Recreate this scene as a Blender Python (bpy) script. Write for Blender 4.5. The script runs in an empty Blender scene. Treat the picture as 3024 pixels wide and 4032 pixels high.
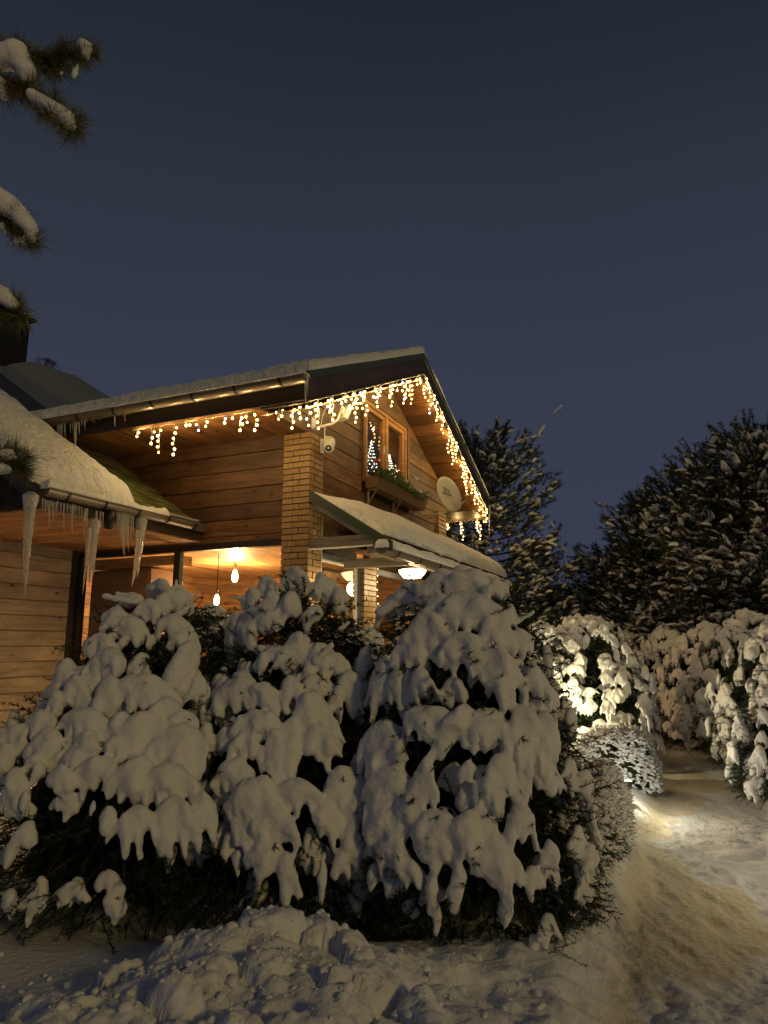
import bpy, bmesh, math, random
import numpy as np
from mathutils import Matrix, Vector
sc = bpy.context.scene
col = sc.collection
R_ = math.radians
rng = np.random.RandomState(7)
random.seed(7)

# ------------------------------------------------------------------ camera
FPX, PITCH, YAW, EYE = 2790.0, R_(10.82), R_(66.05), 1.6
FW = np.array([math.cos(PITCH) * math.sin(YAW), math.cos(PITCH) * math.cos(YAW), math.sin(PITCH)])
RT = np.cross(FW, [0, 0, 1]); RT /= np.linalg.norm(RT)
UP = np.cross(RT, FW)
EF = np.array([math.sin(YAW), math.cos(YAW), 0.0])
ER = RT.copy()
CAM = np.array([0, 0, EYE])
cd = bpy.data.cameras.new('camera')
cam = bpy.data.objects.new('camera', cd); col.objects.link(cam)
m = Matrix.Identity(4)
for i in range(3):
    m[i][0], m[i][1], m[i][2], m[i][3] = RT[i], UP[i], -FW[i], CAM[i]
cam.matrix_world = m
cd.sensor_fit = 'HORIZONTAL'; cd.sensor_width = 36.0
cd.lens = 36.0 * FPX / 3024.0
cd.clip_start = 0.05; cd.clip_end = 2000
sc.camera = cam

# ------------------------------------------------------------------ sky
w = bpy.data.worlds.new('World'); sc.world = w; w.use_nodes = True
nt = w.node_tree; nt.nodes.clear()
o_ = nt.nodes.new('ShaderNodeOutputWorld'); bg = nt.nodes.new('ShaderNodeBackground')
tc = nt.nodes.new('ShaderNodeTexCoord'); sp = nt.nodes.new('ShaderNodeSeparateXYZ')
rp = nt.nodes.new('ShaderNodeValToRGB'); nz = nt.nodes.new('ShaderNodeTexNoise')
ad = nt.nodes.new('ShaderNodeMath'); ad.operation = 'MULTIPLY_ADD'
nt.links.new(tc.outputs['Generated'], sp.inputs[0]); nt.links.new(tc.outputs['Generated'], nz.inputs['Vector'])
nz.inputs['Scale'].default_value = 1.3; nz.inputs['Detail'].default_value = 2
ad.inputs[1].default_value = 0.14
nt.links.new(nz.outputs[0], ad.inputs[0]); nt.links.new(sp.outputs[2], ad.inputs[2])
nt.links.new(ad.outputs[0], rp.inputs[0])
els = rp.color_ramp.elements
els[0].position = 0.0; els[0].color = (.030, .038, .062, 1)
els[1].position = 1.0; els[1].color = (.006, .009, .014, 1)
for p_, c_ in ((.22, (.034, .041, .069, 1)), (.42, (.033, .039, .063, 1)), (.62, (.023, .029, .044, 1)), (.80, (.0125, .0175, .0255, 1))):
    e = els.new(p_); e.color = c_
nt.links.new(rp.outputs[0], bg.inputs[0]); nt.links.new(bg.outputs[0], o_.inputs[0])
bg.inputs[1].default_value = 1.15

# ------------------------------------------------------------------ the one far street lamp, assumed and unseen (sun lamp, dim and warm)
sl = bpy.data.lights.new('sun', 'SUN'); sl.energy = 0.46; sl.color = (1.0, .72, .22); sl.angle = R_(7)
so = bpy.data.objects.new('sun', sl); col.objects.link(so)
Ld = 0.62 * ER - 0.78 * EF; Ld /= np.linalg.norm(Ld)
Ld = Ld * math.cos(R_(20)) + np.array([0, 0, math.sin(R_(20))])
so.rotation_mode = 'QUATERNION'
so.rotation_quaternion = Vector(Ld).to_track_quat('Z', 'Y')
sc.view_settings.view_transform = 'Standard'; sc.view_settings.look = 'None'
sc.view_settings.exposure = 0; sc.view_settings.gamma = 1
sc.cycles.use_denoising = True
sc.cycles.max_bounces = 7; sc.cycles.diffuse_bounces = 3; sc.cycles.transparent_max_bounces = 12
sc.cycles.sample_clamp_indirect = 4.0

# ------------------------------------------------------------------ geometry helpers
def ray(px, py): return FW + RT * (px - 1512) / FPX - UP * (py - 2016) / FPX
def hit(px, py, ax, v):
    d = ray(px, py); t = (v - CAM[ax]) / d[ax]; return CAM + d * t
def gp(px, py, D):
    d = ray(px, py); return CAM + d * (D / (d @ EF))
def proj(p):
    v = np.asarray(p, float) - CAM; z = v @ FW
    return 1512 + FPX * (v @ RT) / z, 2016 - FPX * (v @ UP) / z
def ground_xy(px, D):                      # a point on the plan, D metres ahead, in the column px of the photograph
    d = ray(px, 2549); return (d / (d @ EF) * D)[:2]

WM = {}
def link(o, parent=None, world=None):
    col.objects.link(o)
    W = world if world is not None else Matrix.Identity(4)
    if parent is not None:
        o.parent = parent
        o.matrix_parent_inverse = WM[parent.name].inverted()
    o.matrix_basis = W
    WM[o.name] = W
    return o
def tag(o, label=None, cat=None, group=None, kind=None):
    if label: o['label'] = label
    if cat: o['category'] = cat
    if group: o['group'] = group
    if kind: o['kind'] = kind
    return o
def empty(name, loc, label, cat, group=None):
    o = bpy.data.objects.new(name, None)
    link(o, None, Matrix.Translation(Vector(loc)))
    return tag(o, label, cat, group)
def mesh(name, V, F, mat, parent=None, smooth=False, world=None, uvw=None):
    me = bpy.data.meshes.new(name)
    me.from_pydata([tuple(map(float, v)) for v in V], [], [tuple(map(int, f)) for f in F])
    me.materials.append(mat)
    if smooth: me.shade_smooth()
    me.update()
    o = bpy.data.objects.new(name, me)
    return link(o, parent, world)
def npmesh(name, V, F, mat, parent=None, smooth=False):
    """fast path: F is an (n,k) array with k = 3 or 4"""
    V = np.asarray(V, np.float32); F = np.asarray(F, np.int32)
    me = bpy.data.meshes.new(name); n, k = F.shape
    me.vertices.add(len(V)); me.vertices.foreach_set('co', V.ravel())
    me.loops.add(n * k); me.loops.foreach_set('vertex_index', F.ravel())
    me.polygons.add(n); me.polygons.foreach_set('loop_start', np.arange(0, n * k, k, dtype=np.int32))
    me.update(calc_edges=True)
    me.validate()
    me.materials.append(mat)
    if smooth: me.shade_smooth()
    o = bpy.data.objects.new(name, me)
    return link(o, parent)

class MB:
    def __init__(s): s.V = []; s.F = []
    def add(s, V, F):
        n = len(s.V); s.V += [tuple(v) for v in V]; s.F += [tuple(i + n for i in f) for f in F]; return s
    def box(s, a, b):
        x0, y0, z0 = a; x1, y1, z1 = b
        return s.add([(x0,y0,z0),(x1,y0,z0),(x1,y1,z0),(x0,y1,z0),(x0,y0,z1),(x1,y0,z1),(x1,y1,z1),(x0,y1,z1)],
                     [(0,3,2,1),(4,5,6,7),(0,1,5,4),(1,2,6,5),(2,3,7,6),(3,0,4,7)])
    def obox(s, c, ex, ey, ez):
        c = np.array(c, float); ex, ey, ez = (np.array(e, float) for e in (ex, ey, ez))
        V = [c + sx*ex + sy*ey + sz*ez for sz in (-1,1) for sx, sy in ((-1,-1),(1,-1),(1,1),(-1,1))]
        return s.add(V, [(0,3,2,1),(4,5,6,7),(0,1,5,4),(1,2,6,5),(2,3,7,6),(3,0,4,7)])
    def tube(s, pts, rad, n=8, cap=True):
        P = [np.array(p, float) for p in pts]; k = len(P)
        if not hasattr(rad, '__len__'): rad = [rad] * k
        V = []; prev = None
        for i in range(k):
            t = P[min(i+1, k-1)] - P[max(i-1, 0)]; t /= (np.linalg.norm(t) + 1e-9)
            a = prev if prev is not None else (np.array([0,0,1.]) if abs(t[2]) < .9 else np.array([1.,0,0]))
            b = np.cross(t, a); b /= (np.linalg.norm(b) + 1e-9); a = np.cross(b, t); prev = a
            for j in range(n):
                an = 2*math.pi*j/n; V.append(P[i] + rad[i]*(math.cos(an)*a + math.sin(an)*b))
        F = [(i*n+j, i*n+(j+1)%n, (i+1)*n+(j+1)%n, (i+1)*n+j) for i in range(k-1) for j in range(n)]
        if cap: F += [tuple(range(n))[::-1], tuple(range((k-1)*n, k*n))]
        return s.add(V, F)
    def lathe(s, prof, c=(0,0,0), n=20, axis=None):
        c = np.array(c, float)
        if axis is None: ax, a, b = np.array([0,0,1.]), np.array([1.,0,0]), np.array([0,1.,0])
        else:
            ax = np.array(axis, float); ax /= np.linalg.norm(ax)
            a = np.cross(ax, [0,0,1.] if abs(ax[2]) < .9 else [1.,0,0]); a /= np.linalg.norm(a); b = np.cross(ax, a)
        V = [c + ax*z + r*(math.cos(2*math.pi*j/n)*a + math.sin(2*math.pi*j/n)*b) for r, z in prof for j in range(n)]
        F = [(i*n+j, i*n+(j+1)%n, (i+1)*n+(j+1)%n, (i+1)*n+j) for i in range(len(prof)-1) for j in range(n)]
        return s.add(V, F)
    def build(s, name, mat, parent=None, smooth=False, bevel=0):
        o = mesh(name, s.V, s.F, mat, parent, smooth)
        if bevel:
            md = o.modifiers.new('bevel', 'BEVEL'); md.width = bevel; md.segments = 2; md.limit_method = 'ANGLE'
        return o

def h3(ix, iy, iz, s=0):
    n = (ix*374761393 + iy*668265263 + iz*2147483647 + s*1274126177) & 0xffffffff
    n = ((n ^ (n >> 13)) * 1274126177) & 0xffffffff
    return ((n ^ (n >> 16)) & 0xffffff) / float(0xffffff)
def vnoise(x, y, z=0.0, s=0):
    x, y, z = np.broadcast_arrays(np.asarray(x, float), y, z)
    ix, iy, iz = (np.floor(v).astype(np.int64) for v in (x, y, z))
    fx, fy, fz = x-ix, y-iy, z-iz
    fx, fy, fz = (v*v*v*(v*(v*6-15)+10) for v in (fx, fy, fz))
    r = 0
    for a in (0,1):
        for b in (0,1):
            for c in (0,1):
                r = r + h3(ix+a, iy+b, iz+c, s) * (fx if a else 1-fx) * (fy if b else 1-fy) * (fz if c else 1-fz)
    return r*2-1
def fbm(x, y, z=0.0, o=4, s=0):
    r = 0; a = 1
    for i in range(o):
        r = r + a*vnoise(np.asarray(x)*2**i, np.asarray(y)*2**i, np.asarray(z)*2**i, s+i); a *= .5
    return r/1.6
def worley(x, y, s=0):
    x, y = np.broadcast_arrays(np.asarray(x, float), y)
    ix, iy = np.floor(x).astype(np.int64), np.floor(y).astype(np.int64)
    d1 = np.full(x.shape, 9.); d2 = d1.copy(); hv = np.zeros(x.shape)
    for a in (-1,0,1):
        for b in (-1,0,1):
            px = ix+a+h3(ix+a, iy+b, 0*ix, s); py = iy+b+h3(ix+a, iy+b, 0*ix+1, s)
            d = np.hypot(px-x, py-y); hh = h3(ix+a, iy+b, 0*ix+2, s)
            c = d < d1
            d2 = np.where(c, d1, np.minimum(d2, d)); hv = np.where(c, hh, hv); d1 = np.where(c, d, d1)
    return d1, d2, hv

# ------------------------------------------------------------------ materials
def newmat(name):
    m = bpy.data.materials.new(name); m.use_nodes = True
    return m, m.node_tree, m.node_tree.nodes['Principled BSDF']
def N(nt, t, **k):
    n = nt.nodes.new('ShaderNode' + t)
    for a, b in k.items(): setattr(n, a, b)
    return n
def coords(nt, kind='Object', scale=(1,1,1), rot=(0,0,0), rand=True):
    tc = N(nt, 'TexCoord'); mp = N(nt, 'Mapping')
    mp.inputs['Scale'].default_value = scale; mp.inputs['Rotation'].default_value = rot
    if rand:
        oi = N(nt, 'ObjectInfo'); ml = N(nt, 'VectorMath', operation='SCALE'); ml.inputs[0].default_value = (17.3, 31.7, 9.1)
        nt.links.new(oi.outputs['Random'], ml.inputs['Scale']); av = N(nt, 'VectorMath', operation='ADD')
        nt.links.new(tc.outputs[kind], av.inputs[0]); nt.links.new(ml.outputs[0], av.inputs[1]); nt.links.new(av.outputs[0], mp.inputs[0])
    else: nt.links.new(tc.outputs[kind], mp.inputs[0])
    return mp.outputs[0]
def ramp(nt, fac, stops):
    r = N(nt, 'ValToRGB'); e = r.color_ramp.elements
    e[0].position, e[0].color = stops[0][0], (*stops[0][1], 1)
    e[1].position, e[1].color = stops[-1][0], (*stops[-1][1], 1)
    for p, c in stops[1:-1]: q = e.new(p); q.color = (*c, 1)
    nt.links.new(fac, r.inputs[0]); return r.outputs[0]
def bump(nt, b, h, strength, dist=.01):
    bm = N(nt, 'Bump'); bm.inputs['Strength'].default_value = strength; bm.inputs['Distance'].default_value = dist
    nt.links.new(h, bm.inputs['Height']); nt.links.new(bm.outputs[0], b.inputs['Normal']); return bm
def plain(name, c, rough=.6, metal=0, bumpy=0, scale=60, spec=.5, var=.15):
    m, nt, b = newmat(name)
    v = coords(nt, 'Object'); n = N(nt, 'TexNoise'); n.inputs['Scale'].default_value = scale; n.inputs['Detail'].default_value = 5
    nt.links.new(v, n.inputs['Vector'])
    lo = tuple(x*(1-var) for x in c); hi = tuple(min(1, x*(1+var)) for x in c)
    nt.links.new(ramp(nt, n.outputs[0], [(.3, lo), (.7, hi)]), b.inputs['Base Color'])
    b.inputs['Roughness'].default_value = rough; b.inputs['Metallic'].default_value = metal
    b.inputs['Specular IOR Level'].default_value = spec
    if bumpy: bump(nt, b, n.outputs[0], bumpy)
    return m
def emit(name, c, s):
    m, nt, b = newmat(name)
    b.inputs['Base Color'].default_value = (*c, 1); b.inputs['Emission Color'].default_value = (*c, 1)
    b.inputs['Emission Strength'].default_value = s
    return m
def wood(name, dark, mid, light, rough=.55, knots=.9, gscale=1.0, varrand=.35):
    """boards: grain runs along the local x axis of each plank"""
    m, nt, b = newmat(name)
    v = coords(nt, 'Object', (1.6*gscale, 22*gscale, 22*gscale))
    wv = N(nt, 'TexNoise'); wv.inputs['Scale'].default_value = 1.0; wv.inputs['Detail'].default_value = 8; wv.inputs['Roughness'].default_value = .62; wv.inputs['Distortion'].default_value = 1.2
    nt.links.new(v, wv.inputs['Vector'])
    v2 = coords(nt, 'Object', (3.2, 6, 6)); kn = N(nt, 'TexVoronoi'); kn.inputs['Scale'].default_value = 1.0
    nt.links.new(v2, kn.inputs['Vector'])
    kr = ramp(nt, kn.outputs['Distance'], [(.0, (0,0,0)), (.07, (.15,.15,.15)), (.17, (1,1,1))])
    c1 = ramp(nt, wv.outputs[0], [(.28, dark), (.5, mid), (.72, light)])
    v3 = coords(nt, 'Object', (.9, 2, 2)); n3 = N(nt, 'TexNoise'); n3.inputs['Scale'].default_value = 1.6; n3.inputs['Detail'].default_value = 3
    nt.links.new(v3, n3.inputs['Vector'])
    g3 = ramp(nt, n3.outputs[0], [(.3, (.62,.62,.62)), (.7, (1.2,1.2,1.2))])
    mx = N(nt, 'MixRGB', blend_type='MULTIPLY'); mx.inputs[0].default_value = 1; nt.links.new(c1, mx.inputs[1]); nt.links.new(g3, mx.inputs[2])
    mk = N(nt, 'MixRGB', blend_type='MULTIPLY'); mk.inputs[0].default_value = knots; nt.links.new(mx.outputs[0], mk.inputs[1]); nt.links.new(kr, mk.inputs[2])
    oi = N(nt, 'ObjectInfo'); rr = N(nt, 'MapRange'); rr.inputs[3].default_value = 1-varrand; rr.inputs[4].default_value = 1+varrand*.7
    nt.links.new(oi.outputs['Random'], rr.inputs[0]); sc_ = N(nt, 'VectorMath', operation='SCALE')
    nt.links.new(mk.outputs[0], sc_.inputs[0]); nt.links.new(rr.outputs[0], sc_.inputs['Scale'])
    nt.links.new(sc_.outputs[0], b.inputs['Base Color'])
    b.inputs['Roughness'].default_value = rough
    bump(nt, b, wv.outputs[0], .35, .004)
    return m
def snowmat(name, c, bscale=35, bs=.35, dist=.01, coarse=6, gran=0.0):
    m, nt, b = newmat(name)
    v = coords(nt, 'Object', rand=False)
    n = N(nt, 'TexNoise'); n.inputs['Scale'].default_value = bscale; n.inputs['Detail'].default_value = 6; n.inputs['Roughness'].default_value = .6
    n2 = N(nt, 'TexNoise'); n2.inputs['Scale'].default_value = coarse; n2.inputs['Detail'].default_value = 3
    nt.links.new(v, n.inputs['Vector']); nt.links.new(v, n2.inputs['Vector'])
    nt.links.new(ramp(nt, n2.outputs[0], [(.3, tuple(x*.93 for x in c)), (.7, c)]), b.inputs['Base Color'])
    mm = N(nt, 'Math', operation='MULTIPLY_ADD'); mm.inputs[1].default_value = 2.0
    nt.links.new(n2.outputs[0], mm.inputs[0]); nt.links.new(n.outputs[0], mm.inputs[2])
    bump(nt, b, mm.outputs[0], bs, dist)
    b.inputs['Roughness'].default_value = .75; b.inputs['Specular IOR Level'].default_value = .25
    b.inputs['Subsurface Weight'].default_value = 0.12; b.inputs['Subsurface Radius'].default_value = (.03, .035, .045); b.inputs['Subsurface Scale'].default_value = .6
    return m
def glassmat(name, tint=(.95,.95,.95), rough=.02):
    m, nt, b = newmat(name); nt.nodes.remove(b)
    out = nt.nodes['Material Output']; t = N(nt, 'BsdfTransparent'); g = N(nt, 'BsdfGlossy'); g.inputs['Roughness'].default_value = rough
    t.inputs[0].default_value = (*tint, 1); f = N(nt, 'Fresnel'); ge = N(nt, 'NewGeometry'); mr = N(nt, 'MapRange'); mr.inputs[3].default_value = 1.5; mr.inputs[4].default_value = 1/1.5
    nt.links.new(ge.outputs['Backfacing'], mr.inputs[0]); nt.links.new(mr.outputs[0], f.inputs[0])
    mx = N(nt, 'MixShader'); nt.links.new(f.outputs[0], mx.inputs[0]); nt.links.new(t.outputs[0], mx.inputs[1]); nt.links.new(g.outputs[0], mx.inputs[2])
    nt.links.new(mx.outputs[0], out.inputs[0]); return m

M = dict(
    snow=snowmat('snow', (.86, .86, .88), 42, .65, .012),
    roofsnow=snowmat('roof_snow', (.84, .84, .85), 26, 1.0, .035, 9),
    ground=snowmat('ground_snow', (.84, .84, .86), 28, .6, .02, 5),
    wall=wood('dark_stained_boards', (.035, .015, .006), (.125, .055, .018), (.21, .10, .036)),
    gable=wood('gable_boards', (.045, .021, .009), (.155, .076, .029), (.27, .14, .058), varrand=.5),
    pale=wood('pale_boards', (.25, .18, .115), (.42, .31, .20), (.52, .395, .265), varrand=.12),
    soffit=wood('soffit_boards', (.11, .045, .014), (.26, .115, .038), (.38, .18, .065)),
    inner=wood('interior_pine', (.20, .10, .035), (.42, .23, .09), (.56, .34, .15), varrand=.2),
    beam=wood('weathered_beam', (.10, .075, .05), (.24, .19, .14), (.35, .29, .22)),
    winwood=wood('window_timber', (.30, .13, .035), (.50, .24, .07), (.60, .32, .11), knots=.2, varrand=.08),
    bargewood=plain('fascia', (.035, .022, .012), .45, bumpy=.2),
    trim=plain('green_metal_trim', (.055, .07, .04), .4, .2),
    darkframe=plain('dark_window_frame', (.02, .016, .013), .4),
    greyframe=plain('grey_window_frame', (.10, .115, .13), .35),
    gutter=plain('gutter_metal', (.17, .14, .11), .36, .5),
    bracket=plain('gutter_bracket', (.03, .026, .02), .4, .5),
    mortar=plain('mortar', (.055, .038, .024), .95, bumpy=.5),
    shingle=None, white=plain('white_plastic', (.75, .73, .66), .4, var=.05),
    dish=plain('dish_paint', (.50, .47, .40), .5, var=.04), lettering=plain('dish_print', (.07, .055, .04), .6),
    black=plain('black_render', (.005, .005, .005), .8), rubber=plain('black_plastic', (.02, .02, .02), .4),
    cable=plain('light_cable', (.55, .50, .36), .5), bark=plain('bark', (.055, .035, .022), .9, bumpy=.8, scale=25),
    nearneedle=plain('near_pine_needles', (.13, .125, .045), .6, var=.5),
    shaded_snow=plain('shaded_far_roof', (.17, .19, .23), .9),  # snow coloured dark to look unlit
    core=plain('shaded_needles', (.010, .015, .007), .9, spec=.1, var=.4),
    needle=plain('spruce_needles', (.022, .036, .014), .6, var=.5), needle2=plain('pine_needles', (.035, .05, .018), .6, var=.5),
    hedge=plain('hedge_needles', (.04, .065, .02), .6, var=.5), leaf=plain('box_leaves', (.10, .16, .05), .6, var=.5),
    flower=plain('red_petals', (.35, .02, .015), .6), glass=glassmat('glass'), curtain=plain('brown_curtain', (.17, .09, .04), .8),
    iron=plain('wrought_iron', (.30, .27, .22), .5), sill=plain('planter_timber', (.18, .10, .045), .7, bumpy=.4, scale=30),
)
def brickmat():
    m, nt, b = newmat('tan_brick'); v = coords(nt, 'Object', (1,1,6)); n = N(nt, 'TexNoise'); n.inputs['Scale'].default_value = 30; n.inputs['Detail'].default_value = 6
    v = coords(nt, 'Object', (40, 40, 4)); nt.links.new(v, n.inputs['Vector']); n.inputs['Scale'].default_value = 1.5
    c = ramp(nt, n.outputs[0], [(.3, (.25, .145, .058)), (.55, (.35, .215, .09)), (.75, (.41, .26, .115))])
    oi = N(nt, 'ObjectInfo'); rr = N(nt, 'MapRange'); rr.inputs[3].default_value = .82; rr.inputs[4].default_value = 1.1
    nt.links.new(oi.outputs['Random'], rr.inputs[0]); s = N(nt, 'VectorMath', operation='SCALE'); nt.links.new(c, s.inputs[0]); nt.links.new(rr.outputs[0], s.inputs['Scale'])
    nt.links.new(s.outputs[0], b.inputs['Base Color']); b.inputs['Roughness'].default_value = .5; bump(nt, b, n.outputs[0], .4, .004); return m
M['brick'] = brickmat()
def shinglemat():
    m, nt, b = newmat('green_shingles'); v = coords(nt, 'Object', (4, 4, 4)); n = N(nt, 'TexNoise'); n.inputs['Scale'].default_value = 3; n.inputs['Detail'].default_value = 8
    nt.links.new(v, n.inputs['Vector']); c = ramp(nt, n.outputs[0], [(.3, (.06, .075, .02)), (.6, (.13, .14, .045)), (.8, (.19, .19, .08))])
    oi = N(nt, 'ObjectInfo'); rr = N(nt, 'MapRange'); rr.inputs[3].default_value = .55; rr.inputs[4].default_value = 1.3
    nt.links.new(oi.outputs['Random'], rr.inputs[0]); s = N(nt, 'VectorMath', operation='SCALE'); nt.links.new(c, s.inputs[0]); nt.links.new(rr.outputs[0], s.inputs['Scale'])
    nt.links.new(s.outputs[0], b.inputs['Base Color']); b.inputs['Roughness'].default_value = .8; bump(nt, b, n.outputs[0], .5, .01); return m
M['shingle'] = shinglemat()
def icemat():
    m, nt, b = newmat('ice'); v = coords(nt, 'Object'); n = N(nt, 'TexNoise'); n.inputs['Scale'].default_value = 45; n.inputs['Detail'].default_value = 3
    nt.links.new(v, n.inputs['Vector']); bump(nt, b, n.outputs[0], .9, .02)
    b.inputs['Base Color'].default_value = (.90, .88, .84, 1); b.inputs['Roughness'].default_value = .10; b.inputs['Transmission Weight'].default_value = .72; b.inputs['IOR'].default_value = 1.31
    return m
M['ice'] = icemat()
M['bulb'] = emit('warm_bulb', (1.0, .64, .20), 9)
M['bulbcool'] = emit('cool_bulb', (.45, .55, 1.0), 7)
M['edison'] = emit('pendant_glow', (1.0, .62, .22), 60)
M['lamp'] = emit('porch_lamp_glow', (1.0, .74, .38), 9)
M['cone'] = emit('white_tree_bulb', (.92, .90, .70), 3.2)
M['led'] = emit('assumed_garden_led', (.92, 1.0, .80), 6)

def point(name, loc, e, c, r=.05, parent=None):
    l = bpy.data.lights.new(name, 'POINT'); l.energy = e; l.color = c; l.shadow_soft_size = r
    o = bpy.data.objects.new(name, l); return link(o, parent, Matrix.Translation(Vector(loc)))

# shared board / brick maker: local x = length, y = thickness, z = width
_bm = {}
def plank(name, parent, c, L, T, W, ex, ey, mat, bev=.004):
    ex = Vector(ex).normalized(); ey = Vector(ey).normalized(); ez = ex.cross(ey)
    key = (round(L, 3), round(T, 3), round(W, 3), mat.name)
    if key not in _bm:
        x, y, z = L/2, T/2, W/2; b = min(bev, T*.4, W*.3)
        # chamfered long box: 8-sided section
        S = [(-y, -z+b), (-y+b, -z), (y-b, -z), (y, -z+b), (y, z-b), (y-b, z), (-y+b, z), (-y, z-b)]
        V = [(sx, p, q) for sx in (-x, x) for p, q in S]
        F = [(i, (i+1) % 8, 8+(i+1) % 8, 8+i) for i in range(8)] + [tuple(range(8))[::-1], tuple(range(8, 16))]
        me = bpy.data.meshes.new(name); me.from_pydata(V, [], F); me.materials.append(mat); _bm[key] = me
    o = bpy.data.objects.new(name, _bm[key])
    Wm = Matrix(((ex[0], ey[0], ez[0], c[0]), (ex[1], ey[1], ez[1], c[1]), (ex[2], ey[2], ez[2], c[2]), (0, 0, 0, 1)))
    return link(o, parent, Wm)

#SECTION ground
X0, Y0 = 7.524, 4.365                      # outer corner of the brick pier
def smooth(a, b, x): t = np.clip((x-a)/(b-a), 0, 1); return t*t*(3-2*t)
LD = np.array([-50, 2.0, 3.0, 4.0, 5.0, 6.5, 8.0, 11.0, 13.0, 60]); LR = np.array([.2, .30, .72, 1.12, 1.50, 2.10, 2.75, 4.0, 4.9, 16])
RD = np.array([-50, 3.0, 5.0, 6.5, 8.0, 11.0, 13.0, 60]); RR = np.array([2.2, 2.3, 2.75, 3.35, 4.1, 5.35, 6.1, 18])
def gheight(r, D):
    L = np.interp(D, LD, LR); Rr = np.interp(D, RD, RR)
    wob = .10*vnoise(D*1.3, r*.2, 0, 3)
    inp = smooth(L-.18, L+.22, r+wob) * (1-smooth(Rr-.15, Rr+.25, r+wob)) * (1-smooth(12.5, 14, D))
    far = smooth(3.5, 8, D)
    z = .16 + .03*fbm(r*.8, D*.8, 0, 3, 1)
    z = z + .22*smooth(Rr, Rr+.8, r) + .07*fbm(r*2.4, D*2.4, 0, 3, 9)*smooth(Rr-.1, Rr+.4, r)
    z = z*(1-inp) + inp*(.012*fbm(r*3, D*2, 0, 3, 4))
    # trampled relief of the path
    rough = inp*smooth(-.25, .35, fbm(r*1.1, D*.9, 0, 2, 33) + (r-L-.55)*1.2)
    z = z + rough*.030*fbm(r*13, D*13, 0, 3, 5) + inp*.006*fbm(r*22, D*14, 0, 2, 6) + inp*.010*fbm(r*5, D*4, 0, 2, 7)
    # rough left bank in the foreground
    bank = smooth(L-1.5, L-.6, r)*(1-smooth(L-.1, L+.3, r))*(1-smooth(5.5, 8, D))
    z = z + bank*(.05*fbm(r*4+3, D*4, 0, 4, 8)+.04)
    near = (1-smooth(3.0, 4.3, D))
    z = z + near*(1-inp)*.035*fbm(r*3.1, D*3.1, 0, 4, 11)*smooth(-3, 1, -np.abs(r))
    # shovelled heap
    rc, Dc = -.50, 3.22
    q = ((r-rc)/.50)**2 + ((D-Dc)/.36)**2
    heap = .27*np.exp(-q*.8)
    q2 = ((r+.75 - (D-2.8)*.5)/.95)**2 + ((D-2.62)/.42)**2
    heap2 = .15*np.exp(-q2)
    q3 = ((r+.05)/1.6)**2 + ((D-2.35)/.30)**2
    heap3 = .07*np.exp(-q3)
    mask = np.clip(heap/.15, 0, 1)*.9 + np.clip(heap2/.08, 0, 1)*.8 + np.clip(heap3/.05, 0, 1)*.6
    mask = np.clip(mask, 0, 1)*(1-inp)
    wx = .5*fbm(r*5, D*5, 0, 2, 21); wy = .5*fbm(r*5, D*5, 0, 2, 22)
    d1, d2, hv = worley(r*5.0+wx, D*5.0+wy, 5)
    e1, e2, gv = worley(r*15+wx*2, D*15+wy*2, 6)
    clod = np.sqrt(np.clip(1-(d1/.72)**2, 0, 1))*(.25+hv)*.105 + np.sqrt(np.clip(1-(e1/.75)**2, 0, 1))*(.1+gv)*.024
    z = z + heap + heap2 + heap3 + mask*(clod-.03) + mask*.012*fbm(r*30, D*30, 0, 3, 23)
    for i_ in range(44):
        fD = 3.0+i_*.23; sd_i = 1 if i_ % 2 else -1
        for off_, ph_ in ((.30, 0), (.80, 1.7)):
            fr_ = np.interp(fD, LD, LR)+off_+.10*sd_i+.10*math.sin(i_*1.3+ph_)
            z = z - (.010+.012*math.sin(i_*2.7+ph_)**2)*np.exp(-(((r-fr_)/.055)**2+((D-fD-.1*ph_)/.13)**2)**2) + .006*np.exp(-(((r-fr_)/.085)**2+((D-fD-.1*ph_-.03)/.17)**2)**2)
    # a few boot tracks and clods to the right of the heap
    for (cr, cD, s_, h_) in ((.62, 2.95, .05, .04), (.50, 3.1, .035, .03), (.30, 3.35, .06, .05), (.15, 2.78, .04, .05), (.78, 3.3, .07, -.05), (.45, 2.6, .09, -.05), (.95, 2.75, .08, -.04)):
        z = z + h_*np.exp(-((r-cr)**2+(D-cD)**2)/s_**2)
    # under the spruces the snow is thin
    for (px, TD, rad) in ((640, 5.0, 1.25), (1180, 4.9, 1.0), (1830, 4.5, .85)):
        tr = (px-1512)/FPX*TD/ math.cos(0)
        z = z - .13*np.exp(-(((r-tr)/rad)**2+((D-TD)/(rad*.8))**2)**2)
    # land rises gently behind the trees
    z = z + .010*np.clip(D-14, 0, 60)*smooth(14, 30, D)
    return z
def axis_spacing(segs):
    out = []
    for a, b, s in segs: out += list(np.arange(a, b, s))
    return np.array(out + [segs[-1][1]])
Dv = axis_spacing([(-60, -4, 8), (-4, 2.0, .4), (2.0, 4.3, .0125), (4.3, 7, .03), (7, 13, .07), (13, 30, .5), (30, 120, 8), (120, 600, 60)])
Rv = axis_spacing([(-400, -60, 60), (-60, -10, 6), (-10, -3.0, .35), (-3.0, -1.9, .04), (-1.9, 2.6, .0145), (2.6, 6.5, .05), (6.5, 14, .4), (14, 60, 6), (60, 400, 60)])
rr_, DD = np.meshgrid(Rv, Dv)
ZZ = gheight(rr_, DD)
P = rr_[..., None]*ER + DD[..., None]*EF; P[..., 2] = ZZ
nR, nD = len(Rv), len(Dv)
idx = np.arange(nR*nD).reshape(nD, nR)
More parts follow.
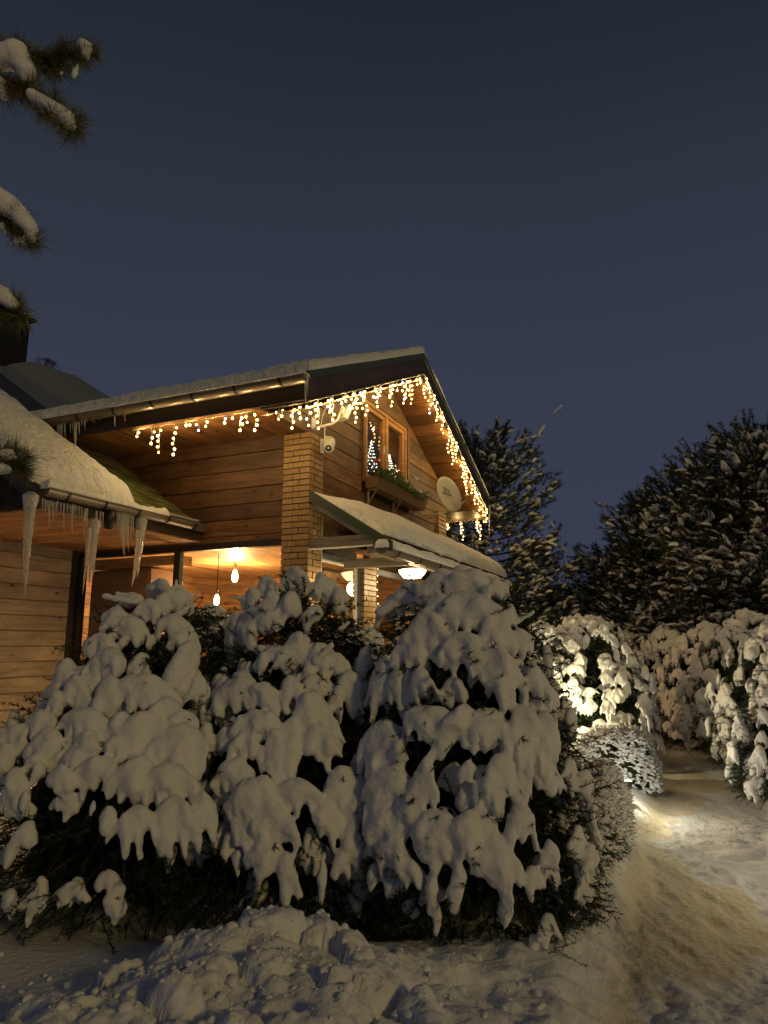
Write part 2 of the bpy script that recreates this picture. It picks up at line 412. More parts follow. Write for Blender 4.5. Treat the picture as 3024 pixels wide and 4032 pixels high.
Fq = np.stack([idx[:-1, :-1], idx[:-1, 1:], idx[1:, 1:], idx[1:, :-1]], -1).reshape(-1, 4)
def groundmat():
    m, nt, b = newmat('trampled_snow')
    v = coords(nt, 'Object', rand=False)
    at = N(nt, 'Attribute'); at.attribute_name = 'warm_light'
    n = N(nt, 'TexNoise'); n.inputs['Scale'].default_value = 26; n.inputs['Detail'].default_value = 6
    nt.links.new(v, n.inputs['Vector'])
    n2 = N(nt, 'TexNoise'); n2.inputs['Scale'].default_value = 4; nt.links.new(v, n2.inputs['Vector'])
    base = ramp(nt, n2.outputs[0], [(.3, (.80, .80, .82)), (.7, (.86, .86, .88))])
    warm_light = ramp(nt, n.outputs[0], [(.3, (.70, .60, .44)), (.7, (.84, .75, .58))])  # snow tint that carries the warm light on the path
    mx = N(nt, 'MixRGB'); nt.links.new(at.outputs['Fac'], mx.inputs[0]); nt.links.new(base, mx.inputs[1]); nt.links.new(warm_light, mx.inputs[2])
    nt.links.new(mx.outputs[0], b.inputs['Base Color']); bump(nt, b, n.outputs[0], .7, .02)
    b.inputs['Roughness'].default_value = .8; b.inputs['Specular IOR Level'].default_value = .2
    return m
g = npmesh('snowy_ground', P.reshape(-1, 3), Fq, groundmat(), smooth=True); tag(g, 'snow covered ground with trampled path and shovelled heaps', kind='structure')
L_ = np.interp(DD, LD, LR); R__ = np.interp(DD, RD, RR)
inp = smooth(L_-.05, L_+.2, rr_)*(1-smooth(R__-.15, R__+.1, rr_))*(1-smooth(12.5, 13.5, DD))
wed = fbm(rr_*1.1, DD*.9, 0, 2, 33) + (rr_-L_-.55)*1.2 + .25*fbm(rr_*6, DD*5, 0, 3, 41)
warm_light = inp*(1-smooth(-.05, .15, wed))  # where warm lamplight is painted into the path snow, the wedge left white
a_ = g.data.attributes.new('warm_light', 'FLOAT', 'POINT'); a_.data.foreach_set('value', warm_light.ravel().astype(np.float32))
def gz(xy):
    p = np.array([xy[0], xy[1], 0.]); return float(gheight(np.array([p @ ER]), np.array([p @ EF]))[0])
#SECTION house
house = empty('house', (X0, Y0, 0), 'two storey timber and brick house hung with warm icicle lights', 'house')
XR, YB = 12.78, 12.4
XM, ZR = 10.14, 6.28                      # ridge
XE0, XE1, ZE = 6.48, 13.80, 4.62          # eaves (top of roof)
YO = 3.80                                 # front edge of the roof
SL = (ZR-ZE)/(XM-XE0)
def ztop(x): return ZR - SL*abs(x-XM)
SOF = .46                                 # roof top to underside
# --- left wall: boards between pier and wing
lw = MB().box((X0+.05, Y0+.39, 2.95), (X0+.20, YB, 4.40)).build('left_wall', M['wall'], house)
zj = [2.945, 3.02, 3.236, 3.440, 3.656, 3.89, 4.12, 4.34]
for i, (a, b) in enumerate(zip(zj[:-1], zj[1:])):
    ys = [Y0+.385, 6.9+(.4 if i % 2 else -.5), 9.0]
    for y1, y2 in zip(ys[:-1], ys[1:]):
        plank('plank', lw, (X0+.035+(.006 if i % 2 else 0), (y1+y2)/2, (a+b)/2), y2-y1-.003, .05, b-a-.007, (0, 1, 0), (1, 0, 0), M['wall'], .006)
# lintel of the big window and the frame
wf = MB().box((X0+.02, Y0+.386, 2.865), (X0+.12, 8.19, 2.945)).build('window_frame', M['darkframe'], house)
def bar(a, b, mat, name='window_bar'): return MB().box(a, b).build(name, mat, wf, bevel=.004)
bar((X0+.0, 6.372, .3), (X0+.11, 6.441, 2.863), M['darkframe'])
bar((X0+.0, 8.10, .3), (X0+.11, 8.19, 2.863), M['darkframe'])
bar((X0+.02, 6.345, .3), (X0+.09, 6.370, 2.861), M['greyframe'])
bar((X0+.02, Y0+.386, .22), (X0+.12, 8.19, .30), M['darkframe'])
for y1, y2 in ((Y0+.388, 6.343), (6.443, 8.098)):
    MB().box((X0+.05, y1, .302), (X0+.056, y2, 2.862)).build('pane', M['glass'], wf)
lw2 = MB().box((X0+.03, Y0+.39, -.2), (X0+.2, 8.19, .218)).build('plinth', M['mortar'], house)
# --- brick piers
BL, BH, BT, CO = .238, .066, .10, .0772
def pier(x1, x2, y1, y2, z1, z2, faces):
    p = MB().box((x1+.012, y1+.012, z1), (x2-.012, y2-.012, z2)).build('brick_pier', M['mortar'], house)
    n = int((z2-z1)/CO); off = (z2-z1) - n*CO
    for k in range(n):
        zc = z1+off+CO*(k+.5)
        for f in faces:
            if f == 'L': a0, a1, dr, nn = y1, y2, (0, 1, 0), (1, 0, 0)
            else: a0, a1, dr, nn = x1, x2, (1, 0, 0), (0, 1, 0)
            Lt = a1-a0; st = .62*Lt
            cuts = [a0, a0+Lt-st, a1] if (k + (f == 'R')) % 2 else [a0, a0+st-.0, a1]
            if f == 'L' : cuts = [a0+BT*0, cuts[1], a1]
            for c1, c2 in zip(cuts[:-1], cuts[1:]):
                s1 = c1 + (.1135 if (f == 'R' and c1 == a0) and 'L' in faces else (.0 if c1 == a0 else .005)); s2 = c2 - (.005 if c2 != a1 else 0)
                j = random.uniform(-.0015, .0015)
                if f == 'L': c = (x1+.055+j, (s1+s2)/2, zc)
                else: c = ((s1+s2)/2, y1+.055+j, zc)
                if s2-s1 < .02: continue
                plank('brick', p, c, s2-s1, .11, BH, dr, nn, M['brick'], .004)
    return p
pier(X0, X0+.345, Y0, Y0+.387, -.1, 4.30, 'LR')
pier(12.36, XR, Y0, Y0+.3, 0, 4.12, 'LR')
pier(9.094, 9.50, Y0-.02, Y0+.25, 0, 2.79, 'LR')
# --- gable wall: long boards, each cut to the rake
gw = MB(); 
def prism_y(mb, pts, y1, y2):
    n = len(pts); V = [(x, y1, z) for x, z in pts] + [(x, y2, z) for x, z in pts]
    return mb.add(V, [tuple(range(n)), tuple(range(n, 2*n))[::-1]] + [(i, n+i, n+(i+1) % n, (i+1) % n) for i in range(n)])
WX0, WX1, WZ0, WZ1 = 9.20, 10.86, 4.02, 5.30     # gable window opening
prism_y(gw, [(6.55, 4.34), (X0+.35, 4.34), (X0+.35, ztop(X0+.35)-.36), (6.55, ztop(6.55)-.30)], Y0+.092, Y0+.2)
prism_y(gw, [(X0+.35, 2.95), (WX0, 2.95), (WX0, ztop(WX0)-.36), (X0+.35, ztop(X0+.35)-.36)], Y0+.09, Y0+.2)
prism_y(gw, [(WX1, 2.95), (12.37, 2.95), (12.37, ztop(12.37)-.36), (WX1, ztop(WX1)-.36)], Y0+.09, Y0+.2)
prism_y(gw, [(WX0, 2.95), (WX1, 2.95), (WX1, WZ0), (WX0, WZ0)], Y0+.09, Y0+.2)
prism_y(gw, [(WX0, WZ1), (WX1, WZ1), (WX1, ztop(WX1)-.36), (XM, ztop(XM)-.36), (WX0, ztop(WX0)-.36)], Y0+.09, Y0+.2)
gwo = gw.build('gable_wall', M['wall'], house)
def gable_board(x1, x2, z1, z2, mat, j):
    """one horizontal board clipped to the soffit line, as an object with its own edges"""
    zs = lambda x: ztop(x)-SOF-.01
    lo, hi = z1+.004, z2-.004
    if zs((x1+x2)/2) < lo and zs(x1) < lo and zs(x2) < lo: return
    pts = [(x1, lo)]
    xs = [x1, x2]
    if x1 < XM < x2: xs = [x1, XM, x2]
    # polygon between lo and min(hi, zs) sampled at break points
    br = set(xs)
    for zt in (lo, hi):
        for sgn in (-1, 1):
            xb = XM + sgn*(ZR-SOF-.01-zt)/SL
            if x1 < xb < x2: br.add(xb)
    br = sorted(br)
    top = [(x, min(hi, zs(x))) for x in br if zs(x) >= lo-1e-6]
    if len(top) < 2: return
    poly = [(top[0][0], lo), (top[-1][0], lo)] + top[::-1]
    # remove degenerate repeats
    q = [];
    for p in poly:
        if not q or abs(p[0]-q[-1][0]) + abs(p[1]-q[-1][1]) > 1e-4: q.append(p)
    if len(q) > 1 and abs(q[0][0]-q[-1][0]) + abs(q[0][1]-q[-1][1]) < 1e-4: q.pop()
    if len(q) < 3: return
    cx, cz = sum(p[0] for p in q)/len(q), sum(p[1] for p in q)/len(q)
    mb = MB(); prism_y(mb, [(x-cx, z-cz) for x, z in q], -.025, .025)
    o = mesh('plank', mb.V, mb.F, mat, gwo, world=Matrix.Translation(Vector((cx, Y0+.065+j, cz))))
    md = o.modifiers.new('bevel', 'BEVEL'); md.width = .006; md.segments = 1; md.limit_method = 'ANGLE'
zb = 2.976; k = 0
while zb < ZR-SOF:
    z2 = zb + (.222 if k else .2); j = .004 if k % 2 else 0
    seams = (X0+.345 if zb < 4.22 else 6.52, WX0-.09, WX1+.09, 12.36 if zb < 4.05 else 13.2)
    if z2 > WZ0-.03 and zb < WZ1-.05:
        gable_board(seams[0], seams[1], zb, z2, M['gable'], j); gable_board(seams[2], seams[3], zb, z2, M['gable'], j)
    elif k % 2: gable_board(seams[0], 10.05, zb, z2, M['gable'], j); gable_board(10.055, seams[3], zb, z2, M['gable'], j)
    else: gable_board(seams[0], seams[3], zb, z2, M['gable'], j)
    zb = z2; k += 1
# --- gable window
gwin = MB()
def framebox(mb, x1, x2, z1, z2, y1, y2, w):
    mb.box((x1, y1, z1), (x1+w, y2, z2)); mb.box((x2-w, y1, z1), (x2, y2, z2)); mb.box((x1+w, y1, z2-w), (x2-w, y2, z2)); mb.box((x1+w, y1, z1), (x2-w, y2, z1+w)); return mb
win = framebox(MB(), WX0, WX1, WZ0, WZ1, Y0+.03, Y0+.16, .06).box((9.985, Y0+.028, WZ0+.06), (10.055, Y0+.15, WZ1-.06)).build('window_frame', M['winwood'], house, bevel=.004)
framebox(MB(), WX0-.085, WX1+.085, WZ0-.02, WZ1+.08, Y0+.012, Y0+.06, .083).build('casing', M['gable'], win, bevel=.004)
for a, b in ((WX0+.063, 9.982), (10.058, WX1-.063)):
    framebox(MB(), a, b, WZ0+.062, WZ1-.062, Y0+.05, Y0+.11, .07).build('sash', M['winwood'], win, bevel=.005)
    MB().box((a+.07, Y0+.08, WZ0+.13), (b-.07, Y0+.085, WZ1-.13)).build('pane', M['glass'], win)
MB().box((9.93, Y0+.035, 4.62), (9.955, Y0+.05, 4.74)).build('handle', M['white'], win, bevel=.003)
# --- roof: decks, shingles not seen; fascia, trim, soffit boards
def slope_box(mb, xa, xb, y1, y2, off1, off2):
    """slab parallel to the roof between vertical offsets off1 < off2 below the top surface"""
    za, zb_ = ztop(xa), ztop(xb)
    V = [(xa, y1, za-off2), (xb, y1, zb_-off2), (xb, y2, zb_-off2), (xa, y2, za-off2), (xa, y1, za-off1), (xb, y1, zb_-off1), (xb, y2, zb_-off1), (xa, y2, za-off1)]
    return mb.add(V, [(0,3,2,1),(4,5,6,7),(0,1,5,4),(1,2,6,5),(2,3,7,6),(3,0,4,7)])
roof = MB(); slope_box(roof, XE0, XM, YO+.03, YB+.5, 0, .14); slope_box(roof, XM, XE1, YO+.03, YB+.5, 0, .14)
roofo = roof.build('roof', M['bargewood'], house)
for xa, xb in ((XE0, XM), (XM, XE1)):
    slope_box(MB(), xa, xb, YO, YO+.028, .085, .33+.02).build('barge_board', M['bargewood'], roofo)
    slope_box(MB(), xa, xb, YO-.012, YO+.06, -.01, .083).build('edge_trim', M['trim'], roofo)
# eave fascias
MB().box((XE0-.02, YO+.03, ZE-.33), (XE0-.0005, YB+.5, ZE-.02)).build('fascia', M['bargewood'], roofo)
MB().box((XE1+.0005, YO+.03, ZE-.33), (XE1+.02, YB+.5, ZE-.02)).build('fascia', M['bargewood'], roofo)
# gable overhang soffit boards run from front to wall (along y), laid down the slope
nb = 15
for side in (-1, 1):
    Lx = (XM-XE0)/math.cos(math.atan(SL)); bwid = Lx/nb
    for i in range(nb):
        xm = XM + side*(i+.5)*(XM-XE0)/nb
        zc = ztop(xm)-SOF+.035
        ez = Vector((side*1, 0, -SL)).normalized()
        # local z = ez, x = along y
        ex = Vector((0, 1, 0)); ey = ez.cross(ex)
        y2 = Y0+.12 if (X0 < xm < XR) else YB
        y2 = Y0+.06
        plank('soffit_board', roofo, (xm, (YO+.032+y2)/2, zc), y2-YO-.032, .02, bwid-.004, ex, ey, M['soffit'], .005)
# boxed left eave: short boards across it
for i in range(40):
    ya = Y0+.10+i*.13
    plank('soffit_board', roofo, (7.01, ya+.065, 4.315), 1.01, .02, .127, (1, 0, 0), (0, 0, 1), M['soffit'], .005)
# right eave box return
er = MB().box((12.80, Y0+.32, ZE-.62), (XE1-.02, YB, ZE-.36)).build('eave_box', M['beam'], house)
for i in range(4):
    plank('plank', er, ((12.80+XE1-.04)/2, Y0+.305, ZE-.585+.07*i), .94, .02, .066, (1, 0, 0), (0, 1, 0), M['gable'], .004)
MB().box((12.80, YO+.05, ZE-.46), (XE1-.03, Y0+.29, ZE-.435)).build('eave_floor', M['gable'], er)
# gutter tube builder
def gutter(p, q, r, parent, nbr, wall=.006, name='gutter', brw=.03, flip=1):
    p = np.array(p, float); q = np.array(q, float); t = (q-p)/np.linalg.norm(q-p); L = np.linalg.norm(q-p)
    s = np.cross(t, [0,0,1.]); s /= np.linalg.norm(s); up = np.array([0,0,1.])
    def prof(rad, a0=-1.62, a1=1.62, n=12): return [(-math.sin(a)*rad*1.0, -math.cos(a)*rad) for a in np.linspace(a0, a1, n)]
    def shell(c0, c1, ro, ri):
        A = prof(ro) + prof(ri)[::-1]; n = len(A)
        V = [c + s*a + up*b for c in (c0, c1) for a, b in A]
        return V, [(i, (i+1) % n, n+(i+1) % n, n+i) for i in range(n)] + [tuple(range(n)), tuple(range(n, 2*n))[::-1]]
    mb = MB(); mb.add(*shell(p, q, r, r-wall))
    for e, sg in ((p, -1), (q, 1)):
        A = prof(r-wall, n=12); V = [e + s*a + up*b for a, b in A]; mb.add(V, [tuple(range(12))])
    # rolled lips
    for sg in (-1, 1):
        mb.tube([p + s*sg*r + up*.0, q + s*sg*r + up*.0], .011, 6)
    o = mb.build(name, M['gutter'], parent, smooth=False)
    for i in range(nbr):
        c = p + t*L*(i+.5)/nbr
        MB().add(*shell(c - t*brw/2, c + t*brw/2, r+.009, r+.0005)).build('bracket', M['bracket'], o)
    return o, t, s
mg, _, _ = gutter((6.335, 3.74, 4.51), (6.335, 7.95, 4.51), .078, house, 7)
pg, _, _ = gutter((7.50, 3.36, 2.75), (13.45, 3.36, 2.75), .075, house, 8)
wg, _, _ = gutter((4.97, 5.94, 3.17), (7.50, 5.94, 3.17), .075, house, 5)
# funnel and downpipe stub of the wing gutter
MB().lathe([(.045, -.02), (.075, -.05), (.078, -.13), (.05, -.20), (.035, -.22)], (5.85, 5.94, 3.11), 14).build('gutter_outlet', M['bracket'], wg, True)
# --- porch roof
PS = .635
PY0, PY1 = 3.40, Y0
PZ = lambda y: 3.525 - PS*(Y0-y)
def sl_y(mb, x1, x2, ya, yb, o1, o2, zf):
    V = [(x1, ya, zf(ya)-o2), (x2, ya, zf(ya)-o2), (x2, yb, zf(yb)-o2), (x1, yb, zf(yb)-o2), (x1, ya, zf(ya)-o1), (x2, ya, zf(ya)-o1), (x2, yb, zf(yb)-o1), (x1, yb, zf(yb)-o1)]
    return mb.add(V, [(0,3,2,1),(4,5,6,7),(0,1,5,4),(1,2,6,5),(2,3,7,6),(3,0,4,7)])
porch = sl_y(MB(), X0+.03, 13.4, PY0-.02, Y0-.003, 0, .03, PZ).build('porch_roof', M['trim'], house)
sl_y(MB(), X0-.005, X0+.028, PY0-.16, Y0+.0, -.015, .105, PZ).build('barge_board', M['trim'], porch)
sl_y(MB(), X0-.003, X0+.02, PY0-.14, Y0-.01, .107, .125, PZ).build('edge_trim', M['greyframe'], porch)
sl_y(MB(), 13.402, 13.43, PY0-.16, Y0-.003, -.015, .105, PZ).build('barge_board', M['trim'], porch)
MB().box((X0+.03, PY0-.04, PZ(PY0)-.10), (13.4, PY0-.022, PZ(PY0)+.0)).build('fascia', M['bargewood'], porch)
# rafters and beams under the porch roof
for xr in (7.62, 9.35, 11.1, 12.9):
    sl_y(MB(), xr-.04, xr+.04, PY0+.02, Y0-.01, .035, .175, PZ).build('rafter', M['beam'], porch, bevel=.004)
for (x1, y1, x2, y2, z1, z2) in ((X0+.01, 3.47, X0+.11, Y0-.005, 2.80, 2.925), ):
    plank('beam', porch, ((x1+x2)/2, (y1+y2)/2, (z1+z2)/2), y2-y1, x2-x1, z2-z1, (0, 1, 0), (1, 0, 0), M['beam'], .006)
    MB().box((X0-.001, y1+.02, z1-.022), (X0+.02, y2, z1-.003)).build('edge_trim', M['white'], porch)
plank('beam', porch, (10.5, 3.52, 2.745), 5.9, .11, .10, (1, 0, 0), (0, 1, 0), M['beam'], .006)
plank('beam', porch, (8.55, 3.92, 2.71), .9, .10, .12, (0, 1, 0), (1, 0, 0), M['beam'], .008)
# porch ceiling boards
for i in range(8):
    xa = 8.62+i*.6
    plank('ceiling_board', porch, (xa+.3, 3.93, 2.90), .80, .015, .596, (0, 1, 0), (0, 0, 1), M['soffit'], .004)
# posts at the far end of the porch
for xp in (13.2,):
    plank('post', porch, (xp, 3.53, 1.33), 2.7, .11, .11, (0, 0, 1), (1, 0, 0), M['beam'], .006)
# --- porch side windows and door
pw = framebox(MB(), X0+.352, 9.09, .6, 2.80, Y0+.03, Y0+.13, .07).build('window_frame', M['greyframe'], house, bevel=.006)
framebox(MB(), X0+.425, 9.018, .672, 2.728, Y0+.05, Y0+.10, .03).build('sash', M['white'], pw, bevel=.004)
MB().box((X0+.455, Y0+.07, .70), (8.99, Y0+.076, 2.70)).build('pane', M['glass'], pw)
MB().box((X0+.35, Y0+.10, 2.803), (9.09, Y0+.2, 2.95)).build('lintel', M['bargewood'], house)
MB().box((X0+.35, Y0+.02, -.1), (9.09, Y0+.2, .598)).build('lower_wall', M['mortar'], house)
dr = framebox(MB(), 9.52, 11.2, .05, 2.76, Y0+.03, Y0+.12, .08).box((9.6, Y0+.03, 2.14), (11.12, Y0+.12, 2.22)).box((10.60, Y0+.035, .13), (10.68, Y0+.118, 2.14)).build('glazed_door', M['greyframe'], house, bevel=.006)
MB().box((9.6, Y0+.07, 2.222), (11.12, Y0+.076, 2.68)).build('pane', M['glass'], dr)
framebox(MB(), 9.602, 10.598, .135, 2.138, Y0+.045, Y0+.105, .09).build('door_leaf', M['greyframe'], dr, bevel=.006)
MB().box((9.692, Y0+.07, .225), (10.508, Y0+.076, 2.048)).build('pane', M['glass'], dr)
MB().box((10.682, Y0+.07, .135), (11.118, Y0+.076, 2.138)).build('pane', M['glass'], dr)
MB().box((9.50, Y0+.10, 2.763), (12.36, Y0+.2, 2.95)).build('lintel', M['bargewood'], house)
MB().box((11.203, Y0+.03, -.1), (12.358, Y0+.2, 2.762)).build('side_wall', M['pale'], house)
# --- interior seen through the panes
room = MB().box((X0+.21, Y0+.21, -.05), (XR, 9.2, 0)).build('floor', M['sill'], house)
for i in range(26):
    yy = Y0+.25+i*.19
    plank('ceiling_board', house, (10.1, yy+.095, 2.975-.0), 4.7, .02, .183, (1, 0, 0), (0, 0, 1), M['inner'], .006)
for i in range(16):
    plank('wall_board', house, (12.2, 6.9, .1+.19*i), 4.6, .02, .186, (0, 1, 0), (1, 0, 0), M['inner'], .006)
    plank('wall_board', house, (9.95, 9.15, .1+.19*i), 4.5, .02, .186, (1, 0, 0), (0, 1, 0), M['inner'], .006)
# partition of brick beside the porch window, inside
def innerbricks(x1, x2, y, z1, z2):
    p = MB().box((x1, y+.012, z1), (x2, y+.2, z2)).build('inner_brick_wall', M['mortar'], house)
    n = int((z2-z1)/.16)
    for k in range(n):
        xs = list(np.arange(x1-(.15 if k % 2 else 0), x2, .32)) + [x2]
        for a, b in zip(xs[:-1], xs[1:]):
            a = max(a, x1); b = min(b, x2)
            if b-a > .05: plank('brick', p, ((a+b)/2, y, z1+.16*(k+.5)), b-a-.014, .03, .148, (1, 0, 0), (0, 1, 0), M['brick'], .004)
innerbricks(9.3, 12.1, 5.6, .6, 2.9)
# inner door and dark wardrobe by the left window
wd = empty('wardrobe', (8.1, 7.6, 0), 'tall dark brown wardrobe standing behind the left pane', 'wardrobe')
MB().box((7.78, 7.05, .02), (8.35, 8.15, 2.70)).build('carcass', M['curtain'], wd, bevel=.01)
MB().box((7.755, 7.07, .05), (7.778, 7.60, 2.66)).build('door', M['curtain'], wd, bevel=.004)
MB().box((7.755, 7.61, .05), (7.778, 8.13, 2.66)).build('door', M['curtain'], wd, bevel=.004)
plank('ceiling_beam', house, (7.95, 7.4, 2.80), 1.6, .3, .14, (0, 1, 0), (1, 0, 0), M['inner'])
idr = MB()
idr.box((12.12, 7.5, .02), (12.18, 7.57, 2.15)).box((12.12, 8.35, .02), (12.18, 8.42, 2.15)).box((12.12, 7.57, 2.08), (12.18, 8.35, 2.15))
ido = idr.build('inner_door', M['winwood'], house)
MB().box((12.13, 7.572, .03), (12.17, 8.348, 2.078)).build('door_leaf', M['soffit'], ido)
# framed pictures on the inner wall
for nm, a, b, c, d in (('brown framed picture above the table inside', 5.9, 6.5, 1.75, 2.25), ('dark picture hanging right of the framed one indoors', 5.15, 5.5, 1.7, 2.1)):
    f = empty('picture', (12.1, (a+b)/2, c), nm, 'picture')
    MB().box((12.165, a, c), (12.185, b, d)).build('canvas', M['curtain'], f)
    q = MB()
    for (y1, y2, z1, z2) in ((a-.04, a, c-.04, d+.04), (b, b+.04, c-.04, d+.04), (a, b, c-.04, c), (a, b, d, d+.04)): q.box((12.15, y1, z1), (12.188, y2, z2))
    q.build('frame', M['winwood'], f)
# upstairs room behind the gable window
for i in range(9):
    Lb = min(4.0, 2*(ZR-.45-(4.15+.2*i))/SL)
    if Lb > .2: plank('wall_board', house, (10.14, 6.4, 4.05+.2*i), Lb, .02, .195, (1, 0, 0), (0, 1, 0), M['inner'], .006)
plank('brace', house, (9.7, 5.2, 4.7), 1.5, .10, .12, (.45, 0, -.9), (0, 1, 0), M['inner'])
plank('brace', house, (10.6, 5.2, 4.6), 1.5, .10, .12, (.45, 0, -.9), (0, 1, 0), M['inner'])
for side in (-1, 1):
    for i in range(9):
        xm = XM+side*(.12+i*.24)
        ez = Vector((side, 0, -SL)).normalized(); ex = Vector((0, 1, 0))
        plank('ceiling_board', house, (xm, 5.5, ztop(xm)-.50), 1.9, .02, .25, ex, ez.cross(ex), M['inner'], .005)
MB().box((8.2, 4.62, 3.05), (12, 8, 3.08)).build('upper_floor', M['sill'], house)
point('assumed_upstairs_light', (10.1, 5.3, 5.3), 9.0, (1, .66, .3), .1)  # light without a fixture, assumed and added for the upstairs boards
# --- wing: pale siding wall, roof, soffit
wing = MB().box((3.2, 8.225, -.1), (7.43, 8.4, 3.05)).build('wing_wall', M['pale'], house)
for i in range(16):
    zt = 3.03-.2014*i
    if zt < .1: break
    plank('plank', wing, (5.3, 8.205, zt-.1007), 4.24, .03, .193, (1, 0, 0), (0, 1, 0), M['pale'], .006)
MB().box((7.425, 8.17, -.1), (7.50, 8.23, 3.03)).build('corner_post', M['bargewood'], wing, bevel=.004)
MB().box((7.503, 8.195, -.1), (7.60, 8.26, 3.03)).build('corner_trim', M['greyframe'], wing, bevel=.004)
WS = .675
WZf = lambda y: 3.235 + WS*(y-6.055)
WY1 = 10.3
wroof = sl_y(MB(), 4.95, X0-.0, 6.0, WY1, .03, .12, WZf).build('wing_roof', M['bargewood'], house)
MB().box((4.95, 5.985, 2.99), (7.50, 5.998, 3.17)).build('fascia', M['bargewood'], wroof)
MB().box((6.35, 5.97, 3.165), (7.51, 5.985, 3.225)).build('edge_trim', M['trim'], wroof)
sl_y(MB(), 4.92, 4.948, 5.98, WY1, -.01, .2, WZf).build('barge_board', M['bargewood'], wroof)
# soffit boards of the wing (run along y)
for i in range(13):
    xa = 4.96+i*.197
    plank('soffit_board', wroof, (xa+.0985, 7.09, 2.975), 2.19, .02, .192, (0, 1, 0), (0, 0, 1), M['soffit'], .005)
# shingles on the bare strip beside the main wall
for r in range(13):
    ya = 6.0+r*.145
    x = 6.25 - (.0 if r % 2 else .11) - .0
    while x < X0-.02:
        x2 = min(x+.22, X0-.004)
        th = random.uniform(.006, .014)
        n = Vector((0, -WS, 1)).normalized(); ey_ = Vector((0, 1, WS)).normalized()
        c = Vector(((x+x2)/2, ya+.085, WZf(ya+.085)-.022)) + n*(th*.5+.006) 
        tilt = (ey_ + n*-.06).normalized()
        plank('shingle', wroof, c, x2-x-.006, th, .178, (1, 0, 0), n - n.dot(tilt)*tilt, M['shingle'], .003)
        x += .22
# chimney and the dim further roof
ch = empty('chimney', (9.2, 12.6, 5), 'black chimney stack with a metal cap behind the roof', 'chimney')
pa = hit(0, 1200, 0, 10.2); pb = hit(118, 1200, 0, 10.2); pc = hit(98, 1460, 0, 10.2)
yR = hit(105, 1300, 0, 10.2)[1]+.42; zT = hit(110, 1225, 0, 10.2)[2]; zB = hit(90, 1480, 0, 10.2)[2]
MB().box((9.9, yR, zB-.9), (10.6, yR+1.1, zT)).build('stack', M['black'], ch, bevel=.01)
MB().box((9.82, yR-.1, zT), (10.68, yR+1.2, zT+.06)).add([(9.82, yR-.1, zT+.06), (10.68, yR-.1, zT+.06), (10.68, yR+1.2, zT+.06), (9.82, yR+1.2, zT+.06), (10.25, yR+.55, zT+.35)], [(0,1,4),(1,2,4),(2,3,4),(3,0,4)]).build('cap', M['black'], ch)

#SECTION roofsnow
def slab(name, x1, x2, y1, y2, zf, T, label, cat='snow', nx=80, ny=30, seed=0, edge=.12, lump=.25, parent=None, edges=(1,1,1,1), wave=.0, mask=None):
    """snow lying on the surface zf(x, y): rounded edges, uneven thickness"""
    u = np.linspace(0, 1, nx); v = np.linspace(0, 1, ny)
    # denser sampling towards the edges
    de = lambda t: .5-.5*np.cos(np.pi*t); u = .5*u+.5*de(u); v = .5*v+.5*de(v)
    U, V_ = np.meshgrid(u, v); X = x1+(x2-x1)*U; Y = y1+(y2-y1)*V_
    if wave:
        Y = Y + (1-V_)*wave*fbm(X*2.5, 0*X, 0, 3, seed+7)
        X = X + (1-U)*wave*fbm(Y*2.5, 0*X+5, 0, 3, seed+8) - U*wave*fbm(Y*2.5, 0*X+9, 0, 3, seed+9)
    big = 9.
    d = np.minimum.reduce([np.where(edges[0], (X-X[:, :1]), big), np.where(edges[1], X[:, -1:]-X, big), np.where(edges[2], Y-Y[:1, :], big), np.where(edges[3], Y[-1:, :]-Y, big)])
    k = np.clip(d/edge, 0, 1); t = T*np.sqrt(np.clip(1-(1-k)**2.4, 0, 1))
    t = t*(1+lump*fbm(X*2.2, Y*2.2, 0, 3, seed)) + .012*fbm(X*14, Y*14, 0, 2, seed+1)*k
    if mask is not None: t = t*mask(X, Y)
    Zb = zf(X, Y); n = nx*ny
    top = np.stack([X, Y, Zb+t+.004], -1).reshape(-1, 3); bot = np.stack([X, Y, Zb+.003], -1).reshape(-1, 3)
    id_ = np.arange(n).reshape(ny, nx)
    Ft = np.stack([id_[:-1, :-1], id_[:-1, 1:], id_[1:, 1:], id_[1:, :-1]], -1).reshape(-1, 4)
    Fb = Ft[:, ::-1]+n
    loop = np.concatenate([id_[0, :], id_[1:, -1], id_[-1, -2::-1], id_[-2:0:-1, 0]])
    nx_ = np.roll(loop, -1); Fs = np.stack([loop, loop+n, nx_+n, nx_], -1)
    o = npmesh(name, np.concatenate([top, bot]), np.concatenate([Ft, Fb, Fs]), M['roofsnow'], parent, True)
    if label: tag(o, label, cat)
    return o
zt_ = lambda X, Y: ZR - SL*np.abs(X-XM)
slab('roof_snow', XE0-.02, XM+.02, YO-.02, YB+.4, lambda X, Y: zt_(X, Y)+.012, .12, 'snow blanket on left slope of the high main roof', nx=60, ny=220, seed=3, edge=.10, edges=(1,0,1,0), wave=.02)
slab('roof_snow', XM-.02, XE1+.02, YO-.02, YB+.4, lambda X, Y: zt_(X, Y)+.012, .10, 'thin snow strip edging the right slope of main roof', nx=60, ny=120, seed=4, edge=.07, edges=(0,1,1,0), wave=.015)
slab('gutter_snow', 6.235, 6.43, 3.74, 7.95, lambda X, Y: 4.505+0*X, .105, 'long ridge of snow filling the high left gutter', nx=12, ny=200, seed=5, edge=.08, lump=.35)
slab('roof_snow', X0+.10, 13.42, PY0-.03, Y0-.01, lambda X, Y: PZ(Y)+.003+0*X, .20, 'thick snow slab on the sloping porch roof', nx=240, ny=44, seed=6, edge=.16, lump=.18, edges=(1,1,1,1), mask=lambda X, Y: np.clip((X-X0)*.9+.12, .12, 1)*(1-.5*smooth(Y0-.35, Y0, Y)), wave=.03)
